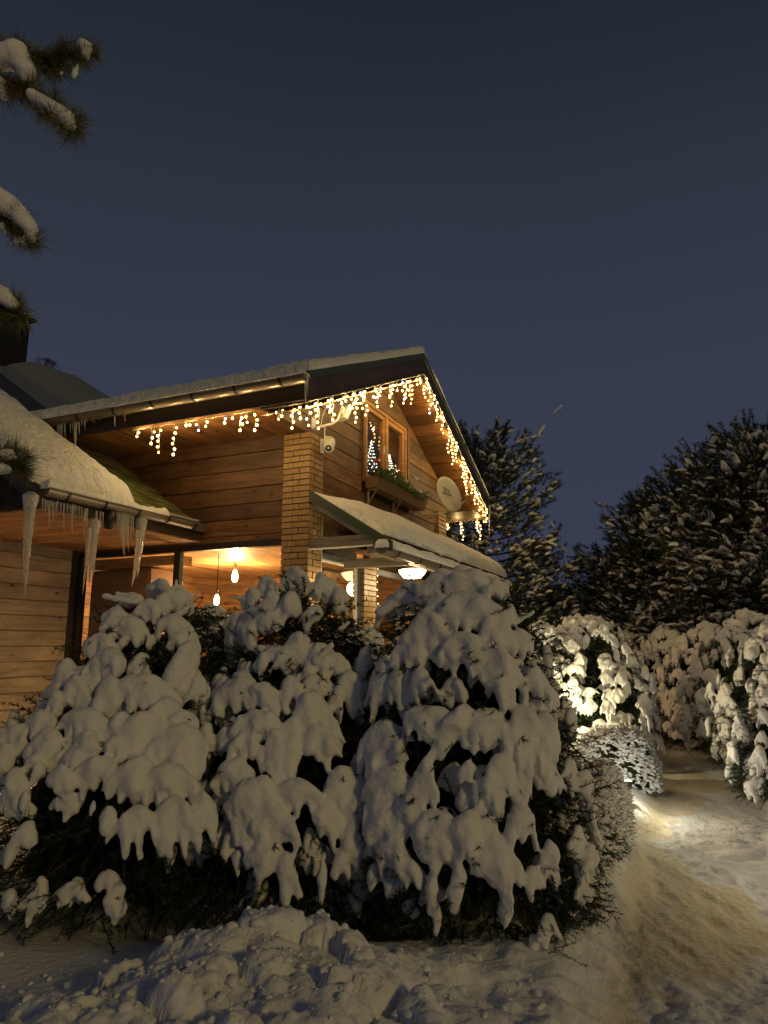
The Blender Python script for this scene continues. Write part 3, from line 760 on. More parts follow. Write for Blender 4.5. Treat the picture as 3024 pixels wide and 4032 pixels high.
slab('gutter_snow', X0-.04, 13.48, 3.27, 3.45, lambda X, Y: 2.745+0*X, .115, 'narrow line of snow filling the porch gutter', nx=240, ny=14, seed=8, edge=.085, lump=.25)
def wingmask(X, Y): return 1-smooth(-.04, .10, X-(6.30-.02*(Y-6)+.10*fbm(Y*2, Y*0, 0, 2, 77)))
slab('roof_snow', 4.90, 6.45, 6.03, WY1-.1, lambda X, Y: WZf(Y)+.0+0*X, .22, 'deep smooth snow on the low green wing roof', nx=70, ny=150, seed=9, edge=.2, lump=.10, edges=(1,0,1,0), mask=wingmask, wave=.03)
slab('gutter_snow', 4.95, 6.75, 5.87, 6.03, lambda X, Y: 3.165+0*X, .10, 'icy snow heaped in the low wing gutter', nx=90, ny=14, seed=10, edge=.08, lump=.6)
# ragged ice fringe under the wing snow
fr = MB()
for i in range(150):
    x = 5.0+i*.0165+random.uniform(-.006, .006); h = random.uniform(.03, .075)
    z = WZf(6.03)+.04
    fr.tube([(x, 6.005, z), (x+.003, 5.995, z-h*.6), (x, 5.995, z-h)], [.011, .009, .003], 5)
tag(fr.build('ice_fringe', M['ice'], None, True), 'fringe of short ice teeth under the wing snow edge', 'ice', kind='stuff')
# snowy roof farther behind, left; its lack of light is put into the colour
hp = [hit(x, y, 0, 10.0)[1:] for x, y in ((-150,1470),(-40,1432),(60,1448),(85,1452),(108,1422),(135,1424),(200,1468),(300,1530),(400,1575),(520,1640))]
pts_ = [(float(a), float(b)) for a, b in hp]
pts_ += [(pts_[-1][0], 4.0), (pts_[0][0], 4.0)]
n_p = len(pts_); Vh = [(9.5, a, b-.25) for a, b in pts_]+[(10.0, a, b) for a, b in pts_]+[(11.2, a, b+.1) for a, b in pts_]
Fh = [(k*n_p+i, k*n_p+(i+1) % n_p, (k+1)*n_p+(i+1) % n_p, (k+1)*n_p+i) for k in range(2) for i in range(n_p)]+[tuple(range(n_p))[::-1], tuple(range(2*n_p, 3*n_p))]
rro = mesh('rear_roof', Vh, Fh, M['shaded_snow'], house, False)
md = rro.modifiers.new('bevel', 'BEVEL'); md.width = .25; md.segments = 4; md.limit_method = 'ANGLE'; md.angle_limit = R_(8)
rro.data.shade_smooth()

#SECTION icicles
def icicle(top, L, r, label, group=None, bend=(0, 0), split=0, seed=0):
    rs = random.Random(seed*13+5); n = max(5, int(L/.025)); mb = MB()
    def one(t0, L, r, bx, by):
        P = []; Rr = []
        for i in range(n+1):
            k = i/n; P.append((t0[0]+bx*k*k, t0[1]+by*k*k, t0[2]-L*k)); Rr.append(max(.0025, r*(1-k)**.75*(1+.16*math.sin(k*L*95+seed)+rs.uniform(-.13, .13))))
        mb.tube(P, Rr, 8)
    one(top, L, r, *bend)
    if split: one((top[0]+r*.7, top[1], top[2]), L*.86, r*.6, bend[0]*.7+.01, bend[1]*.7)
    if r > .03:
        mb.lathe([(r*.6, .03), (r*1.25, .0), (r*1.2, -.05), (r*.9, -.12)], top, 10)
    o = mb.build('icicle', M['ice'], None, True)
    return tag(o, label, 'icicle', group)
def ic_at(px, y1, y2, wpx, ax, v, label, group=None, tip=None, split=0, seed=0):
    a = hit(px, y1, ax, v); b = hit(tip if tip else px, y2, ax, v); sc_ = np.linalg.norm(a-CAM)/FPX
    return icicle(a, a[2]-b[2], wpx*sc_/2, label, group, (b[0]-a[0] if ax == 1 else 0, b[1]-a[1] if ax == 0 else 0), split, seed)
ic_at(122, 1950, 2345, 44, 1, 5.93, 'longest thick icicle at the far left gutter end', tip=98, seed=1)
ic_at(352, 2080, 2342, 20, 1, 5.93, 'thin long glittering icicle left of the gutter outlet', tip=325, seed=2)
ic_at(372, 2052, 2310, 34, 1, 5.94, 'fat glittering icicle hanging under the gutter outlet', tip=350, split=1, seed=3)
ic_at(556, 2045, 2312, 36, 1, 5.93, 'stout crooked icicle with forked tip near gutter middle', tip=518, split=1, seed=4)
G = 'small icicles along the wing gutter'; LB = 'small thin icicle hanging from the low wing gutter'
for i, (x, a, b, w) in enumerate([(168,1980,2015,6),(178,1985,2032,7),(195,1990,2076,8),(206,1990,2042,6),(213,1995,2055,6),(228,1990,2010,6),(240,1998,2020,6),(253,2000,2086,7),(266,2000,2035,6),(277,2005,2050,6),(286,2005,2105,8),(300,2008,2035,6),(312,2010,2042,6),(322,2015,2040,6),(335,2020,2140,9),(343,2020,2085,9),(396,2030,2090,8),(406,2035,2075,7),(426,2040,2085,7),(461,2030,2085,8),(469,2035,2110,8),(478,2038,2135,9),(486,2030,2182,10),(492,2035,2205,10),(500,2030,2150,9),(507,2030,2175,10),(518,2035,2135,9),(526,2040,2110,8),(292,2005,2045,6),(186,1988,2010,6),(222,1994,2040,6),(380,2030,2170,9)]):
    ic_at(x, a-18, b, w, 1, 5.93, LB, G, seed=20+i)
G = 'icicles along the high main gutter'; LB = 'thin icicle hanging from the high left gutter'
for i, (x, a, b, w) in enumerate([(229,1675,1734,9),(237,1672,1728,9),(245,1678,1740,9),(257,1672,1727,9),(278,1655,1705,7),(287,1655,1700,7),(294,1655,1685,6),(313,1660,1712,8),(323,1655,1675,7),(335,1648,1693,7),(342,1648,1665,6),(362,1640,1660,6),(370,1640,1664,6),(378,1640,1655,6),(392,1638,1655,6),(405,1636,1650,6),(352,1642,1655,5),(453,1630,1678,7),(467,1620,1638,5),(492,1622,1655,6),(505,1620,1632,5),(482,1622,1640,5)]):
    ic_at(x, a-22, b, w, 0, 6.33, LB, G, seed=60+i)
ic_at(299, 1650, 1795, 14, 0, 6.33, 'long knobbly icicle near left end of the high gutter', seed=90)
ic_at(1204, 1470, 1600, 13, 0, 6.32, 'slim bright icicle at the right end of high gutter', seed=91)
ic_at(1212, 1480, 1560, 9, 0, 6.32, 'short icicle beside the slim bright one at gutter end', seed=92)
ic_at(1926, 1990, 2128, 9, 1, 3.80, 'long thin icicle at the lowest corner of the right eave', seed=93)
ic_at(1460, 2190, 2206, 6, 1, 3.36, 'tiny drip icicle under the porch gutter end', seed=94)

#SECTION lights
def ico(r, sub=1):
    bm = bmesh.new(); bmesh.ops.create_icosphere(bm, subdivisions=sub, radius=r)
    V = [tuple(v.co) for v in bm.verts]; F = [tuple(v.index for v in f.verts) for f in bm.faces]; bm.free(); return V, F
def bulbmesh(mat, nm, r=.0145):
    V, F = ico(r, 2); V = [(x, y, z*1.15) for x, y, z in V]; me = bpy.data.meshes.new(nm); me.from_pydata(V, [], F); me.materials.append(mat); me.shade_smooth(); return me
BW, BC = bulbmesh(M['bulb'], 'bulb'), bulbmesh(M['bulbcool'], 'bulb_cool')
ZC = ZE-.33
def strand(name, label, p, q, drops, sag=.012, watt=4.6):
    """icicle light string: cable from p to q, drops = (pixel column, pixel row of lowest bulb)"""
    p = np.array(p, float); q = np.array(q, float)
    root = empty(name, p, label, 'string lights', 'icicle light strings along the roof edge')
    cab = MB(); n = 60
    for off in (0, 1):
        cab.tube([p+(q-p)*i/n + np.array([0, 0, -sag*abs(math.sin(i*.9+off))-.006*off]) + ER*.004*math.sin(i*1.7+off*2) for i in range(n+1)], .0042, 5)
    ts = np.linspace(0, 1, 400); pr = np.array([proj(p+(q-p)*t) for t in ts])
    rs = random.Random(int(p[0]*100)+int(q[2]*10))
    for px, py in drops:
        dd = np.abs(pr[:, 0]-px); i = int(dd.argmin()); base = p+(q-p)*ts[i]; bx, by = pr[i]
        dist = (base-CAM) @ FW; Lw = max(.06, (py-by)/FPX*dist)
        # the drop: a wiggly wire
        m_ = max(3, int(Lw/.03)); pts = []; 
        for k in range(m_+1):
            a = k/m_; pts.append(base + np.array([0, 0, -Lw*a-.0]) + ER*rs.uniform(-.011, .011)*(k > 0) + EF*rs.uniform(-.008, .008)*(k > 0))
        cab.tube(pts, .0032, 5)
        nb_ = max(1, int(round(Lw/.066)))
        for k in range(nb_):
            a = 1-k/nb_*1.0
            c = base + np.array([0, 0, -Lw*a]) + ER*rs.choice((-1, 1))*rs.uniform(.006, .03)*(0 if k == 0 else 1)
            if k == 0: c = base + np.array([0, 0, -Lw])
            else: cab.tube([base + np.array([0, 0, -Lw*a]), c+np.array([0,0,.012])], .003, 4)
            o = bpy.data.objects.new('bulb', BC if rs.random() < .06 else BW)
            sc_ = rs.uniform(.8, 1.15)
            link(o, root, Matrix.Translation(Vector(c)) @ Matrix.Scale(sc_, 4))
    cab.build('cable', M['cable'], root)
    Lp = np.linalg.norm(q-p); nl = max(2, int(Lp/.36))
    for i in range(nl):
        c = p+(q-p)*(i+.5)/nl+np.array([0, 0, -.10-.05*(i % 2)])-EF*.02
        point('bulb_light', c, watt, (1.0, .66, .25), .013, root)
    return root
eaveL = [(541,1720),(599,1749),(631,1785),(690,1794),(733,1662),(748,1668),(784,1697),(811,1680),(886,1666),(915,1620),(947,1697),(975,1665),(1005,1697),(1054,1633),(1098,1653),(1110,1640),(1152,1689),(1185,1650)]
strand('icicle_lights', 'icicle light string along the left eave, left of the brick pier', (6.50, hit(525, 1655, 0, 6.50)[1], ZC-.01), (6.50, YO+.0, ZC-.01), eaveL)
rakeL = [(1211,1679),(1256,1692),(1250,1640),(1312,1657),(1300,1625),(1345,1590),(1362,1580),(1400,1668),(1388,1610),(1428,1612),(1440,1639),(1425,1560),(1471,1565),(1486,1605),(1496,1560),(1541,1603),(1535,1560),(1563,1540),(1588,1592),(1598,1570),(1617,1594),(1612,1560),(1643,1516),(1655,1510)]
strand('icicle_lights', 'icicle light string up the left rake, over the gable window', (XE0+.02, YO-.005, ZC-.0), (XM, YO-.005, ZR-.345), rakeL)
rakeR = [(1673,1569),(1682,1530),(1690,1632),(1704,1590),(1717,1659),(1744,1708),(1735,1640),(1764,1784),(1778,1831),(1797,1820),(1790,1775),(1818,1880),(1836,1963),(1828,1900),(1855,1943),(1868,1985),(1885,2010),(1900,2030),(1912,2055)]
strand('icicle_lights', 'icicle light string down the right rake, right of the satellite dish', (XM+.01, YO-.005, ZR-.345), (XE1-.10, YO-.005, ZE-.30), rakeR)
strand('icicle_lights', 'short icicle light string hanging under the right eave box', (XE1-.12, YO+.0, ZE-.47), (XE1-.12, Y0+.28, ZE-.47), [(1757,2084),(1766,2078),(1820,2126),(1814,2090),(1888,2123),(1880,2090),(1905,2050)])
# pendant lamps indoors
def pendant(px, py, x, label, s=1.0, e=14):
    b = hit(px, py, 0, x); r = empty('pendant_lamp', b, label, 'pendant lamp', 'bare bulb pendants in the room')
    MB().tube([(b[0], b[1], b[2]+.16*s), (b[0], b[1], 2.96)], .006, 6).build('cord', M['rubber'], r)
    MB().lathe([(.0, .16*s), (.022*s, .16*s), (.024*s, .10*s), (.018*s, .085*s)], b, 12).build('socket', M['iron'], r, True)
    MB().lathe([(.016*s, .085*s), (.03*s, .05*s), (.042*s, 0), (.036*s, -.04*s), (.018*s, -.068*s), (.0, -.075*s)], b, 14).build('bulb', M['edison'], r, True)
    point('pendant_light', (b[0], b[1]-.0, b[2]-.14*s), e, (1, .62, .26), .06)
pendant(925, 2270, 9.6, 'upper bare bulb pendant, right one behind the big window', 1.25, 165)
pendant(853, 2365, 8.6, 'lower bare bulb pendant, left one behind the big window', 1.0, 105)
pendant(1378, 2395, 10.0, 'bare bulb pendant behind the porch side window', .8, 45)
# warm fairy lights taped around the inside of the window edge and porch posts
def fairy(name, label, pts, step=.11, r=.009):
    root = empty(name, pts[0], label, 'string lights'); cb = MB()
    P = [np.array(p, float) for p in pts]; path = []
    for a, b in zip(P[:-1], P[1:]):
        L = np.linalg.norm(b-a); n = max(1, int(L/step))
        for i in range(n): path.append(a+(b-a)*i/n)
    path.append(P[-1]); cb.tube(path, .004, 5); cb.build('cable', M['rubber'], root)
    for c in path:
        o = bpy.data.objects.new('bulb', BW); link(o, root, Matrix.Translation(Vector(c+rng.uniform(-.008, .008, 3))) @ Matrix.Scale(r/.0155, 4))
fairy('fairy_lights', 'warm fairy lights inside the window beside the brick pier', [(X0+.16, Y0+.42, 2.84), (X0+.16, Y0+.42, 1.5)], .11, .011)
fairy('fairy_lights', 'fairy lights swagged across the ceiling inside the room', [(X0+.3, Y0+.5, 2.6), (9.2, 5.6, 2.55), (10.9, 6.4, 2.66)], .5, .006)
fairy('fairy_lights', 'fairy lights down the porch pier beside the glazed door', [(9.53, Y0-.03, 2.75), (9.53, Y0-.03, 1.2)], .10, .008)
# porch ceiling lamp
pl_ = empty('porch_lamp', (9.95, 3.95, 2.62), 'glowing glass porch lamp under the porch roof', 'lamp')
MB().lathe([(.0, .12), (.06, .12), (.07, .10)], (9.95, 3.95, 2.66), 20).build('base', M['iron'], pl_, True)
MB().lathe([(.16, .10), (.21, .085), (.20, .05), (.13, -.03), (.0, -.04)], (9.95, 3.95, 2.66), 24).build('lamp_shade', M['lamp'], pl_, True)
point('porch_light', (9.95, 3.95, 2.50), 26, (1, .72, .38), .12)
# assumed wall lamp, unseen behind the spruce, added for the glow on the pier
wl = empty('assumed_wall_lamp', (7.70, Y0-.12, 1.75), 'assumed small up lighter on the pier behind the spruces', 'lamp')
MB().box((7.66, Y0-.10, 1.70), (7.74, Y0-.002, 1.80)).build('bracket', M['iron'], wl)
MB().lathe([(.035, 0), (.045, .10), (.04, .10)], (7.70, Y0-.13, 1.72), 14).build('lamp_body', M['iron'], wl, True)
point('assumed_wall_light', (7.72, Y0-.13, 2.27), 9, (1, .80, .40), .04)
# assumed garden lamps, unseen, added for the light on path, shrubs and siding
def assumed_lamp(px, D, z, e, c, label, aim=None):
    x, y = ground_xy(px, D); g0 = gz((x, y)); r = empty('assumed_garden_lamp', (x, y, g0), label, 'lamp')
    MB().tube([(x, y, g0-.1), (x, y, g0+z)], .012, 8).build('stake', M['rubber'], r)
    MB().lathe([(.0, -.03), (.03, -.03), (.045, .03), (.04, .04)], (x, y, g0+z), 14).build('lamp_head', M['rubber'], r, True)
    MB().lathe([(.0, .045), (.038, .036), (.038, .030)], (x, y, g0+z), 14).build('lens', M['led'], r, True)
    point('assumed_garden_light', (x, y, g0+z+.12), e, c, .03)
assumed_lamp(2150, 9.0, .50, 60, (1.0, .86, .46), 'assumed low garden spotlight at the foot of the brightly lit shrub')  # source assumed from the glow on this shrub, hidden from view
assumed_lamp(2440, 7.1, .16, 16.0, (1.0, .95, .70), 'assumed low garden lamp shining on the path beside the clipped hedge')  # hidden lamp assumed from the bright spot on the path
assumed_lamp(900, 6.4, .15, 8, (.85, .97, 1.0), 'assumed cool garden lamp hidden on the ground behind the spruces')  # unseen lamp assumed from white specks under the boughs
assumed_lamp(3170, 5.0, .45, 8, (1.0, .88, .60), 'assumed low garden lamp, outside the view on the right bank of the path')  # added lamp outside the view, assumed, to light the path
assumed_lamp(30, 7.6, .25, 16, (1.0, .68, .34), 'assumed warm garden lamp, unseen on the ground at far left')  # unseen lamp added to brighten the wing siding, assumed from a warm glow

#SECTION fittings
# flower box
fb = empty('flower_box', (9.15, 4.165, 3.893), 'wooden flower box of evergreens and red flowers under gable window', 'planter')
MB().add([(9.15, 4.185, 3.893), (11.14, 4.185, 3.893), (11.14, Y0-.005, 3.893), (9.15, Y0-.005, 3.893), (9.13, 4.155, 4.05), (11.16, 4.155, 4.05), (11.16, Y0-.005, 4.05), (9.13, Y0-.005, 4.05)],
         [(0,3,2,1),(4,5,6,7),(0,1,5,4),(1,2,6,5),(2,3,7,6),(3,0,4,7)]).build('box', M['sill'], fb, bevel=.006)
for xb in (9.22, 10.15, 11.0):
    MB().box((xb-.012, Y0-.03, 3.66), (xb+.012, Y0-.008, 3.89)).box((xb-.012, 4.20, 3.872), (xb+.012, Y0-.008, 3.89)).tube([(xb, Y0-.03, 3.70), (xb, Y0-.09, 3.78), (xb, 4.22, 3.87)], .006, 6).build('bracket', M['iron'], fb)
fo = MB(); rs = random.Random(3)
for i in range(3000):
    x = rs.uniform(9.15, 11.15); y = rs.uniform(4.12, 4.34); hh = .16*(1+.8*math.sin(x*5)+.3*rs.random())*(.6 if x > 10.6 else 1)
    c = np.array([x, y+rs.uniform(-.05, .0), 4.05+rs.uniform(-.02, .20)*(.75+.35*math.sin(x*4))]); d = np.array([rs.uniform(-1, 1), rs.uniform(-1.2, .4), rs.uniform(-.4, .9)]); d /= np.linalg.norm(d)
    if x > 10.4: d[2] -= .4; d[0] += .4
    s = np.cross(d, [0,0,1]); s /= np.linalg.norm(s)+1e-6; L = rs.uniform(.03, .085); w_ = rs.uniform(.005, .013)
    fo.add([c, c+d*L*.5+s*w_, c+d*L, c+d*L*.5-s*w_], [(0,1,2,3)])
fo.build('foliage', M['leaf'], fb)
for i, (px, py) in enumerate(((1478,1815),(1488,1813),(1570,1862),(1577,1864),(1552,1887))):
    c = hit(px, py, 1, 4.13); mb = MB()
    for k in range(7):
        V, F = ico(.017, 1); an = k*.9; mb.add([(v[0]+c[0]+.017*math.cos(an)*(k > 0), v[1]+c[1], v[2]+c[2]+.017*math.sin(an)*(k > 0)) for v in V], F)
    mb.build('flower', M['flower'], fb, True)
for i, (px, py) in enumerate(((1640,1885),(1655,1938),(1685,1950),(1600,1895))):
    c = hit(px, py, 1, 4.12); V, F = ico(.03, 2)
    mesh('snow_cap', [(v[0]*2.0+c[0], v[1]+c[1], v[2]*.6+c[2]-v[0]*.4) for v in V], F, M['snow'], fb, True)
# wire cone trees of lights on the inner sill
def lightcone(px, base, top, label):
    b = hit(px, base, 1, Y0+.32); t = hit(px, top, 1, Y0+.32); H = t[2]-b[2]; r = empty('light_cone', b, label, 'christmas light')
    cb = MB(); pts = []
    for i in range(120):
        k = i/119; a = k*2*math.pi*9; rad = .10*(1-k)+.004; pts.append((b[0]+rad*math.cos(a), b[1]+rad*math.sin(a), b[2]+H*k))
    cb.tube(pts, .003, 4).build('wire', M['iron'], r)
    for i in range(0, 120, 2):
        o = bpy.data.objects.new('bulb', CB); link(o, r, Matrix.Translation(Vector(pts[i])))
CB = bulbmesh(M['cone'], 'cone_bulb', .008)
lightcone(1462, 1850, 1735, 'cone of white lights behind left sash of gable window')
lightcone(1535, 1880, 1795, 'cone of white lights behind the right sash')
# satellite dish
dc = hit(1769, 1945, 1, 3.95); sd = empty('satellite_dish', hit(1668, 2028, 1, Y0), 'oval grey satellite dish lettered and dotted, on a wall arm', 'satellite dish')
nrm = np.cos(R_(42))*(-EF) + np.sin(R_(42))*ER; nrm = nrm + np.array([0, 0, .25]); nrm /= np.linalg.norm(nrm)
sx = np.cross([0,0,1.], nrm); sx /= np.linalg.norm(sx); sy = np.cross(nrm, sx)
V = []; nR_, nA = 9, 36
for i in range(nR_+1):
    k = i/nR_
    for j in range(nA):
        a = 2*math.pi*j/nA; V.append(dc + sx*(.30*k*math.cos(a)) + sy*(.335*k*math.sin(a)) + nrm*(.05*k*k-.05))
F = [(i*nA+j, i*nA+(j+1) % nA, (i+1)*nA+(j+1) % nA, (i+1)*nA+j) for i in range(nR_) for j in range(nA)]
dob = mesh('reflector', V, F, M['dish'], sd, True); md = dob.modifiers.new('s', 'SOLIDIFY'); md.thickness = .012; md.offset = 0
MB().tube([dc + sx*(.30*math.cos(a)) + sy*(.335*math.sin(a)) for a in np.linspace(0, 2*math.pi, 37)], .008, 6).build('rim', M['dish'], sd, True)
def dpt(u, v): k2 = (u/.30)**2+(v/.335)**2; return dc + sx*u + sy*v + nrm*(.05*k2-.05+.0095)
let = MB()
def stroke(pts, r=.0045):
    let.tube([dpt(*p) for p in pts], r, 5)
stroke([(-.11,.135),(-.045,.13)]); stroke([(-.078,.132),(-.082,.055)])
stroke([(-.045,.05),(-.04,.125),(-.01,.12),(-.008,.095),(-.04,.088)]); stroke([(-.03,.088),(-.005,.045)])
stroke([(.03,.11),(.028,.045)]); stroke([(.10,.10),(.075,.112),(.055,.09),(.055,.058),(.075,.04),(.102,.048)])
stroke([(-.13,.032),(.105,-.005)], .008)
let.build('lettering', M['lettering'], sd)
for u, v in ((-.075,-.065),(.03,-.075),(-.055,-.265),(.05,-.27)):
    MB().lathe([(0, .004), (.009, .003), (.010, 0)], dpt(u, v), 10, nrm).build('bolt', M['iron'], sd)
lnb = dc + nrm*.30 - sy*.20 + sx*.10
wl_ = hit(1668, 2028, 1, Y0)
MB().tube([wl_, wl_+np.array([0, -.28, .0]), dc-sy*.30-nrm*.06, dc-sy*.12-nrm*.07], .018, 8).tube([wl_+np.array([0.25, 0, -.02]), wl_+np.array([0, -.28, 0])], .012, 6).build('mount_arm', M['dish'], sd)
MB().tube([dc-sy*.34-nrm*.02, lnb], .014, 8).build('lnb_arm', M['dish'], sd)
MB().obox(lnb+np.array([0,0,-.03]), sx*.03, nrm*.035, np.array([0,0,.075])).build('lnb_head', M['winwood'], sd, bevel=.01)
V, F = ico(.05, 2); mesh('snow_cap', [(lnb[0]+v[0], lnb[1]+v[1], lnb[2]+.055+v[2]*.5) for v in V], F, M['snow'], sd, True)
# dome camera on the pier
cc = hit(1295, 1745, 1, Y0-.16); sck = empty('security_camera', cc, 'white dome security camera hanging from the brick pier', 'camera')
MB().lathe([(.0, .085), (.045, .08), (.075, .05), (.082, 0), (.080, -.03)], cc, 20).build('housing', M['white'], sck, True)
MB().lathe([(.074, -.025), (.072, -.06), (.055, -.10), (.025, -.125), (0, -.13)], cc, 20).build('dome', M['white'], sck, True)
fdir = -EF*.96+np.array([0,0,-.28]); fdir /= np.linalg.norm(fdir); fc = cc+np.array([0,0,-.065])+fdir*.066
MB().lathe([(.0, .012), (.018, .012), (.036, .006), (.040, 0)], fc, 18, fdir).build('lens_ring', M['rubber'], sck, True)
MB().lathe([(.0, .018), (.012, .016), (.015, .010)], fc, 12, fdir).build('lens', M['white'], sck, True)
wm = np.array([X0+.28, Y0-.01, cc[2]+.0])
MB().tube([cc+np.array([0,0,.07]), cc+np.array([-.02,.03,.085]), wm+np.array([0,-.02,.04])], .014, 8).build('arm', M['white'], sck, True)
MB().box(tuple(wm+np.array([-.03,-.02,-.10])), tuple(wm+np.array([.03,.008,.09]))).build('wall_plate', M['white'], sck, bevel=.008)
MB().tube([cc+np.array([-.06,.03,.05]), cc+np.array([-.06,.03,.20])], .008, 6).build('antenna', M['white'], sck)
# floodlight on a bent pole
fl = empty('floodlight', hit(1240, 1665, 1, Y0-.03), 'white floodlight on a bent pole above the dome camera', 'floodlight')
A = [hit(1240, 1685, 1, Y0-.06), hit(1262, 1680, 1, Y0-.20), hit(1310, 1668, 1, Y0-.34), hit(1328, 1655, 1, Y0-.38), hit(1340, 1625, 1, Y0-.38), hit(1348, 1600, 1, Y0-.38)]
MB().tube(A, .017, 8).build('pole', M['white'], fl, True)
MB().obox(hit(1235, 1668, 1, Y0-.03), (.05,0,0), (0,.012,0), (0,0,.075)).build('wall_plate', M['white'], fl, bevel=.004)
fc = hit(1358, 1628, 1, Y0-.42); n_ = np.array([.75, -.45, -.35]); n_ /= np.linalg.norm(n_); a_1 = np.cross(n_, [0,0,1.]); a_1 /= np.linalg.norm(a_1); b_1 = np.cross(a_1, n_)
MB().obox(fc, n_*.03, a_1*.085, b_1*.10).build('lamp_housing', M['white'], fl, bevel=.008)
MB().obox(fc-n_*.045, n_*.018, a_1*.035, b_1*.045).build('driver_box', M['white'], fl, bevel=.004)
MB().obox(fc+n_*.033, n_*.003, a_1*.075, b_1*.09).build('lamp_glass', M['dish'], fl)
# loose cables on the gable wall and down the pier
cb = MB()
cb.tube([hit(1290, 1560, 1, Y0-.3), hit(1288, 1595, 1, Y0-.2), hit(1270, 1640, 1, Y0-.1), hit(1262, 1680, 1, Y0-.2)], .006, 6)
tag(cb.build('power_cable', M['white']), 'pale cable looping down to the floodlight', 'cable')
cb = MB(); cb.tube([hit(1273, 1990, 1, Y0-.012), hit(1270, 2080, 1, Y0-.02), hit(1267, 2120, 1, Y0-.012), hit(1262, 2380, 1, Y0-.012)], .007, 6)
tag(cb.build('power_cable', M['cable']), 'thin cable running down the pier edge beside porch beam', 'cable')

#SECTION trees
ICO2 = tuple(np.array(a) for a in ico(1.0, 2))
class Blob:
    """spheres gathered for one voxel union"""
    def __init__(s): s.C = []; s.R = []; s.MV = []; s.MF = []; s.tips = []
    def add(s, c, r): s.C.append(np.asarray(c, float)); s.R.append(r if hasattr(r, '__len__') else (r, r, r))
    def chain(s, a, b, ra, rb, mid=None):
        a, b = np.asarray(a, float), np.asarray(b, float); L = np.linalg.norm(b-a)
        n = max(2, int(L/(min(ra, rb)*.75))+1); n = min(n, 16)
        for i in range(n+1):
            k = i/n; p = a+(b-a)*k
            if mid is not None: p = (1-k)**2*a + 2*k*(1-k)*np.asarray(mid) + k*k*b
            s.add(p, ra+(rb-ra)*k)
    def build(s, name, parent, voxel, smooth_it=5, mat=None, noise=.011):
        v, f = ICO2; n = len(s.C); Vl, Fl, off = [], [], 0
        if n:
            C = np.array(s.C); Rr = np.array(s.R)
            Vl.append((v[None]*Rr[:, None, :]+C[:, None, :]).reshape(-1, 3)); Fl.append((f[None]+np.arange(n)[:, None, None]*len(v)).reshape(-1, 3)); off = n*len(v)
        for a_v, a_f in zip(s.MV, s.MF): Vl.append(a_v); Fl.append(a_f+off); off += len(a_v)
        V = np.concatenate(Vl); F = np.concatenate(Fl)
        tmp = npmesh('tmp', V, F, mat or M['snow'])
        md = tmp.modifiers.new('r', 'REMESH'); md.mode = 'VOXEL'; md.voxel_size = voxel; md.use_smooth_shade = True
        ms = tmp.modifiers.new('s', 'SMOOTH'); ms.factor = .5; ms.iterations = smooth_it
        dg = bpy.context.evaluated_depsgraph_get(); ev = tmp.evaluated_get(dg); me = bpy.data.meshes.new_from_object(ev)
        old = tmp.data; bpy.data.objects.remove(tmp); bpy.data.meshes.remove(old)
        co = np.empty(len(me.vertices)*3, np.float32); me.vertices.foreach_get('co', co); co = co.reshape(-1, 3)
        no = np.empty_like(co).ravel(); me.vertices.foreach_get('normal', no); no = no.reshape(-1, 3)
        d = noise*(fbm(co[:, 0]*9, co[:, 1]*9, co[:, 2]*9, 3, 5) + .22*vnoise(co[:, 0]*48, co[:, 1]*48, co[:, 2]*48, 8))
        d = d+.005*fbm(co[:, 0]*21, co[:, 1]*21, co[:, 2]*21, 2, 15)
        me.vertices.foreach_set('co', (co+no*d[:, None]).astype(np.float32).ravel()); me.update()
        me.name = name; me.materials.clear(); me.materials.append(mat or M['snow']); me.shade_smooth()
        o = bpy.data.objects.new(name, me); return link(o, parent)
